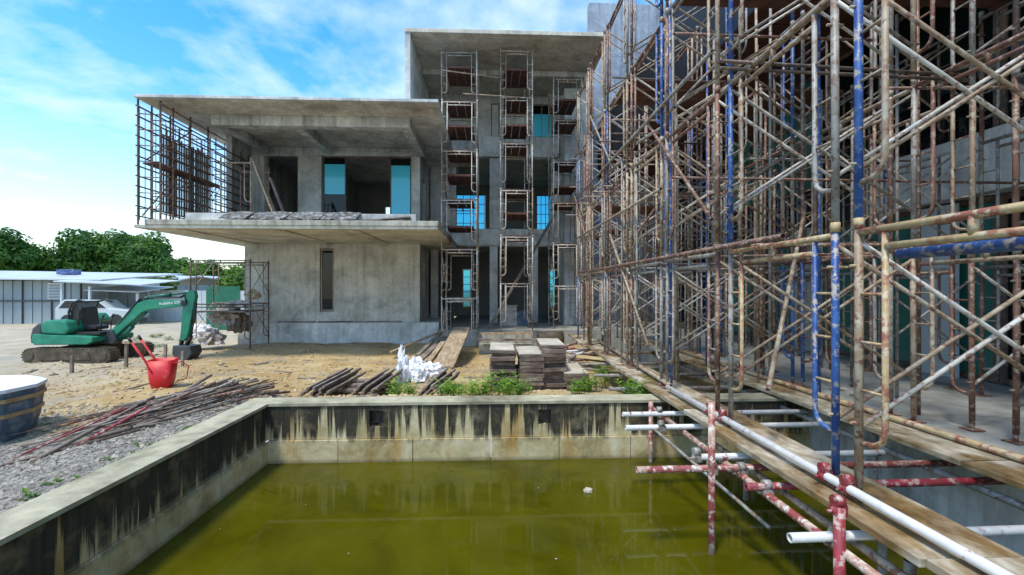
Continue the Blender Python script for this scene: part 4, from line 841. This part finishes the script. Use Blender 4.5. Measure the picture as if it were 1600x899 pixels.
# formwork stacks
fmm = MB().box(0, .40, 0, .95, 0, .012, 1).box(0, .035, 0, .95, -.045, -.001).box(.365, .40, 0, .95, -.045, -.001).box(.036, .364, 0, .035, -.045, -.001).box(.036, .364, .45, .49, -.04, -.001).box(.036, .364, .915, .95, -.045, -.001).mesh('formwork_panel')
fmm.materials.append(M['form']); fmm.materials.append(M['form'])
for si, (px, n, nm) in enumerate(((768, 11, 'stack nearest the white bags'), (808, 10, 'middle, lowest full stack'), (843, 12, 'tallest stack, next to the scaffold'), (877, 5, 'low stack beside the tallest one'))):
    base_ = onZ(px, 612, -.52)
    for k in range(n):
        o = put('formwork_panel', fmm, ['form', 'form_top' if k == n - 1 else 'form'], None, (base_.x + rr.uniform(-.03, .03), 7.15 + rr.uniform(-.08, .08) + .05 * si * (si < 3), gz(base_.x + .2, 7.5) + .05 + k * .064), (0, R(rr.uniform(-2, 2)), R(rr.uniform(-6, 4))))
        tag(o, ('pale topmost formwork panel of the ' if k == n - 1 else 'worn brown formwork panel within the ') + nm, 'panel', 'formwork panels, ' + nm)
# ramp plank and boards by the plinth
tag(MB().obox((-1.15, 10.05, gz(-1.15, 10.05) + .03), (-.96, 13.6, .06), .50, .05).build('ramp_plank', 'wood', bevel=.005), 'wide pale plank laid as a ramp from the yard up to the block', 'plank')
for k, (a, b, w) in enumerate((((-1.7, 11.4), (-1.4, 13.4), .2), ((-1.95, 11.8), (-1.55, 14.1), .16), ((-1.6, 11.0), (-1.45, 12.8), .14), ((-2.1, 12.3), (-1.7, 14.3), .12), ((-2.9, 12.6), (-1.55, 14.6), .09))):
    tag(MB().obox((*a, gz(*a) + .05 + .04 * k), (*b, gz(*b) + .35 + .06 * k), w, .045).build('loose_plank', 'wood' if k % 2 == 0 else 'wood_grey'), 'rough loose plank in the heap beside the ramp plank', 'plank', 'loose planks beside the ramp')
# concrete steps and beams in front of the block
tag(MB().box(-.45, 1.35, 13.6, 14.3, -1, -.45).box(-.35, 1.25, 13.9, 14.34, -.45, -.17).build('concrete_step', 'conc_old', bevel=.02), 'muddy cast concrete steps before the block entrance', 'steps')
for k, (a, b) in enumerate((((-.55, 13.4, -.28), (1.4, 13.45, -.30)), ((-.4, 13.5, -.12), (1.2, 13.55, -.1)))): tag(MB().obox(a, b, .12, .07).build('timber_beam', 'wood' if k else 'wood_grey'), ['grey timber beam lying across the lower concrete step', 'brown timber beam lying across the upper concrete step'][k], 'beam')
tag(MB().path([(1.4, 13.9, -.32), (2.2, 13.95, -.3)], .24, 14).build('rolled_mat', 'track'), 'muddy rolled mat lying beside the concrete steps', 'mat')
for k in range(2):
    a = (.3 + .5 * k, 16.9, -.154); tag(MB().box(0, .6, 0, .4, 0, .75 - .2 * k).box(-.03, .63, -.03, .43, .75 - .2 * k, .78 - .2 * k).build('cement_pallet', 'cloth' if k == 0 else 'blue_steel', None, a, (0, 0, R(10 * k)), .02), ['grey wrapped material stack inside the block entrance', 'blue wrapped material stack inside the block entrance'][k], 'stack')
# tangled pipes by the walkway's far end
for k in range(22):
    c = Vector((rr.uniform(1.3, 2.1), rr.uniform(8.6, 11.2), 0)); a = rr.uniform(0, 6.28); l_ = rr.uniform(.3, .8); p = Vector((c.x - l_ * math.cos(a), c.y - l_ * math.sin(a), 0)); q = Vector((c.x + l_ * math.cos(a), c.y + l_ * math.sin(a), 0))
    p.z = gz(p.x, p.y) + .05 + .02 * k; q.z = gz(q.x, q.y) + .05 + .01 * k + rr.uniform(0, .4)
    tag(MB().tube(p, q, rr.choice([.02, .03]), 8, hollow=True).build('scrap_pipe', rr.choice(['p_steel', 'p_rust', 'p_white', 'p_red'])), 'loose scaffold pipe in the tangled heap beside the walkway end', 'pipe', 'tangled pipe heap')
# white bags
def lump(name, mat, loc, s, seed, amp=.35, sub=3, label=None, cat=None, grp=None, freq=2.2):
    bm = bmesh.new(); bmesh.ops.create_icosphere(bm, subdivisions=sub, radius=1)
    for v in bm.verts:
        n = noise.noise(v.co * freq + Vector((seed * 7.1, 0, 0))); n2 = abs(noise.noise(v.co * freq * 2.5 + Vector((0, seed * 3, 0)))); k = 1 + amp * n - amp * .8 * n2; v.co = Vector((v.co.x * s[0], v.co.y * s[1], max(v.co.z, -.55) * s[2])) * k
    me = bpy.data.meshes.new(name); bm.to_mesh(me); bm.free(); o = put(name, me, mat, None, loc); return tag(o, label, cat, grp)
for i, (px, py, s) in enumerate(((630, 604, (.13, .14, .34)), (648, 594, (.26, .2, .26)), (676, 592, (.22, .18, .19)), (660, 600, (.16, .15, .22)), (628, 590, (.07, .07, .42)))):
    p = onZ(px, py, -.5); lump('plastic_bag', 'white', (p.x, p.y - .2 * (i == 3), gz(p.x, p.y) + s[2] * .5 + (.25 if i == 3 else 0) * 0), s, i + 1, .55, 4, 'crumpled white plastic bag in the heap beside the lath bundles', 'bag', 'white plastic bags', 2.6)
# rubble and cloth on the small tower
for i, (x, y, z, s, m) in enumerate(((-8.0, 13.1, .75, (.55, .35, .22), 'cloth'), (-7.55, 13.0, 1.05, (.3, .25, .25), 'rock'), (-8.6, 13.2, .3, (.55, .4, .4), 'cloth'), (-8.9, 13.0, -.35, (.5, .4, .4), 'cloth'), (-8.2, 13.4, .1, (.4, .4, .6), 'wood_grey'), (-9.4, 13.4, -.2, (.6, .4, .35), 'white'))):
    lump('rubble_sack', m, (x - .35, y + 1.85, z - .02), tuple(q * .78 for q in s), 20 + i, .6, 4, ['dirty cloth sack on the small tower deck', 'pale rubble lump topping the small tower heap', 'grey-pink cloth heap hanging from the small tower', 'dirty cloth heap under the small tower', 'brown bundled heap inside the small tower', 'whitish sheet heap beside the small tower'][i], 'heap')
tag(MB().box(-9.5, -7.9, 14.5, 15.5, .50, .55).build('tower_deck', 'wood_grey'), 'grey timber platform inside the small scaffold tower', 'platform')
tag(MB().box(onY(322, 450, 22).x, onY(374, 450, 22).x, 22.0, 22.06, GZ, 1.38).build('green_board', 'greenboard'), 'dark green board standing behind the small scaffold tower', 'board')
# stakes
for i, (px, py, h) in enumerate(((112, 579, .42), (197, 577, .62), (258, 566, .5), (285, 570, .4))):
    p = onZ(px, py, -.68); p.z = gz(p.x, p.y); tag(MB().obox((p.x, p.y, p.z - .1), (p.x + .01, p.y, p.z + h), .06, .05, up=(0, 1, 0)).build('survey_stake', 'wood_grey'), ['short grey stake in the earth before the excavator tracks', 'tall stake with a batten before the excavator', 'stake in the earth behind the red wheelbarrow', 'thin stake near the excavator bucket'][i], 'stake')
p = onZ(197, 577, -.68); tag(MB().obox((p.x - .05, p.y - .04, gz(p.x, p.y) + .6), (p.x + .5, p.y - .04, gz(p.x, p.y) + .62), .03, .05).build('batten', 'wood'), 'thin batten nailed across the tall stake', 'batten')
# weeds
def weed(label, x, y, h, n, seed, grp, mat='weed'):
    r2 = random.Random(seed); mb = MB()
    for _ in range(n):
        a = r2.uniform(0, 6.28); bx_, by_ = x + r2.gauss(0, .07), y + r2.gauss(0, .06); z = gz(bx_, by_) - .02; hh = h * r2.uniform(.5, 1.1); lean = r2.uniform(.1, .5) * hh
        tip = Vector((bx_ + lean * math.cos(a), by_ + lean * math.sin(a), z + hh))
        mb.path([(bx_, by_, z), tuple((Vector((bx_, by_, z)) + tip) / 2 + Vector((0, 0, .03))), tuple(tip)], [.004, .003, .001], 3)
        for q in range(7):
            u = .3 + .7 * q / 6; p = Vector((bx_, by_, z)).lerp(tip, u); a2 = r2.uniform(0, 6.28); l_ = r2.uniform(.05, .11); d = Vector((math.cos(a2), math.sin(a2), r2.uniform(-.1, .7))).normalized(); w_2 = d.cross(Vector((0, 0, 1))).normalized() * l_ * .16
            b = len(mb.v); mb.v += [tuple(p), tuple(p + d * l_ * .5 + w_2), tuple(p + d * l_ + Vector((0, 0, -.015))), tuple(p + d * l_ * .5 - w_2)]; mb.face([b, b + 1, b + 2, b + 3])
    return tag(mb.build('weed_plant', mat), label, 'weed', grp)
for i, (px, Y, h) in enumerate(((715, 6.2, .24), (732, 6.4, .28), (750, 6.2, .26), (768, 6.1, .36), (785, 6.0, .36), (800, 5.9, .28), (812, 6.0, .3), (640, 6.5, .26), (620, 6.2, .25), (905, 6.4, .22), (925, 7.0, .4), (945, 7.4, .45), (1010, 5.6, .25), (985, 5.7, .22), (700, 6.0, .2))):
    weed('bright green leafy weed growing behind the far pool wall', onY(px, 600, Y).x, Y, h, 16, i, 'weeds behind the pool wall')
for i in range(12):
    x, y = onZ(rr.uniform(205, 300), rr.uniform(525, 545), -.75)[:2]; weed('low green weed in the earth around the excavator bucket', x, y, .16, 10, 50 + i, 'weeds by the bucket', 'leaf2')
for i in range(7):
    x, y = -2.82 - rr.random() * .25, 2.6 + i * .34; weed('tiny weed sprouting from gravel along the pool wall', x, y, .035, 2, 70 + i, 'weeds along the pool wall', 'leaf2')
lump('floating_stone', 'rock', (onZ(919, 769, WZ).x, onZ(919, 769, WZ).y, WZ + .012), (.045, .035, .03), 3, .2, 3, 'pale lump floating on the green pool water', 'stone')
fl = MB(); 
for _ in range(28):
    x, y = rr.uniform(-2.2, 1.6), rr.uniform(1.4, 4.6); s = rr.uniform(.003, .009); n = len(fl.v); fl.v += [(x - s, y, WZ + .003), (x, y - s * .7, WZ + .003), (x + s, y, WZ + .003), (x, y + s * .8, WZ + .005)]; fl.face([n, n + 1, n + 2, n + 3])
tag(fl.build('floating_specks', 'rock'), 'tiny pale specks floating on the green pool water', 'specks', kind='stuff')

# single standards and cross tubes tied into the scaffold rows
r3 = random.Random(31)
for k in range(60):
    X, Y = r3.choice([2.05, 2.35, 2.9, 3.3, 3.74, 4.25, 4.6, 5.2, 5.75]) + r3.uniform(-.05, .05), r3.uniform(3.4, 11.0); zt = r3.uniform(2.6, 5.4); m = r3.choice(['p_cream', 'p_steel', 'p_rust', 'p_steel', 'p_blue'])
    zb_ = .07 if X < 3.9 else 0
    tag(MB().tube((X, Y, zb_), (X + r3.uniform(-.03, .03), Y, zt), .016, 8).build('scaffold_standard', m), {'p_cream': 'cream', 'p_steel': 'dull grey', 'p_rust': 'rusty brown', 'p_blue': 'blue'}[m] + (' upright tube tied into the scaffold row over the pool' if X < 3.9 else ' upright tube tied into the scaffold row on the terrace'), 'tube', 'single upright scaffold tubes')
for k in range(34):
    Y = r3.uniform(3.2, 11); z = r3.choice([1.6, 3.05, 4.5, 2.4, 3.8]) + r3.uniform(-.05, .05); x0, x1 = r3.choice([(1.8, 3.9), (1.9, 5.9), (3.5, 5.9), (2.0, 4.4)]); m = r3.choice(['p_cream', 'p_steel', 'p_rust', 'p_dark'])
    tag(MB().tube((x0, Y, z), (x1, Y + r3.uniform(-.1, .1), z + r3.uniform(-.06, .06)), .0145, 8).build('scaffold_transom', m), {'p_cream': 'cream', 'p_steel': 'dull grey', 'p_rust': 'rusty brown', 'p_dark': 'dark iron'}[m] + ' level tube tying scaffold towers across towards the building', 'tube', 'level scaffold tie tubes')
for k in range(45):
    p = yard(r3)
    if p is None: continue
    a = r3.uniform(0, 3.14); l_ = r3.uniform(.06, .28); x, y = p; dxx, dyy = math.cos(a) * l_, math.sin(a) * l_
    tag(MB().obox((x - dxx, y - dyy, gz(x - dxx, y - dyy) + .015), (x + dxx, y + dyy, gz(x + dxx, y + dyy) + .02), r3.uniform(.03, .08), .022).build('timber_offcut', r3.choice(['wood', 'wood_grey', 'wood_grey'])), 'small timber offcut lying loose on the brown earth of the yard', 'offcut', 'timber offcuts in the yard')
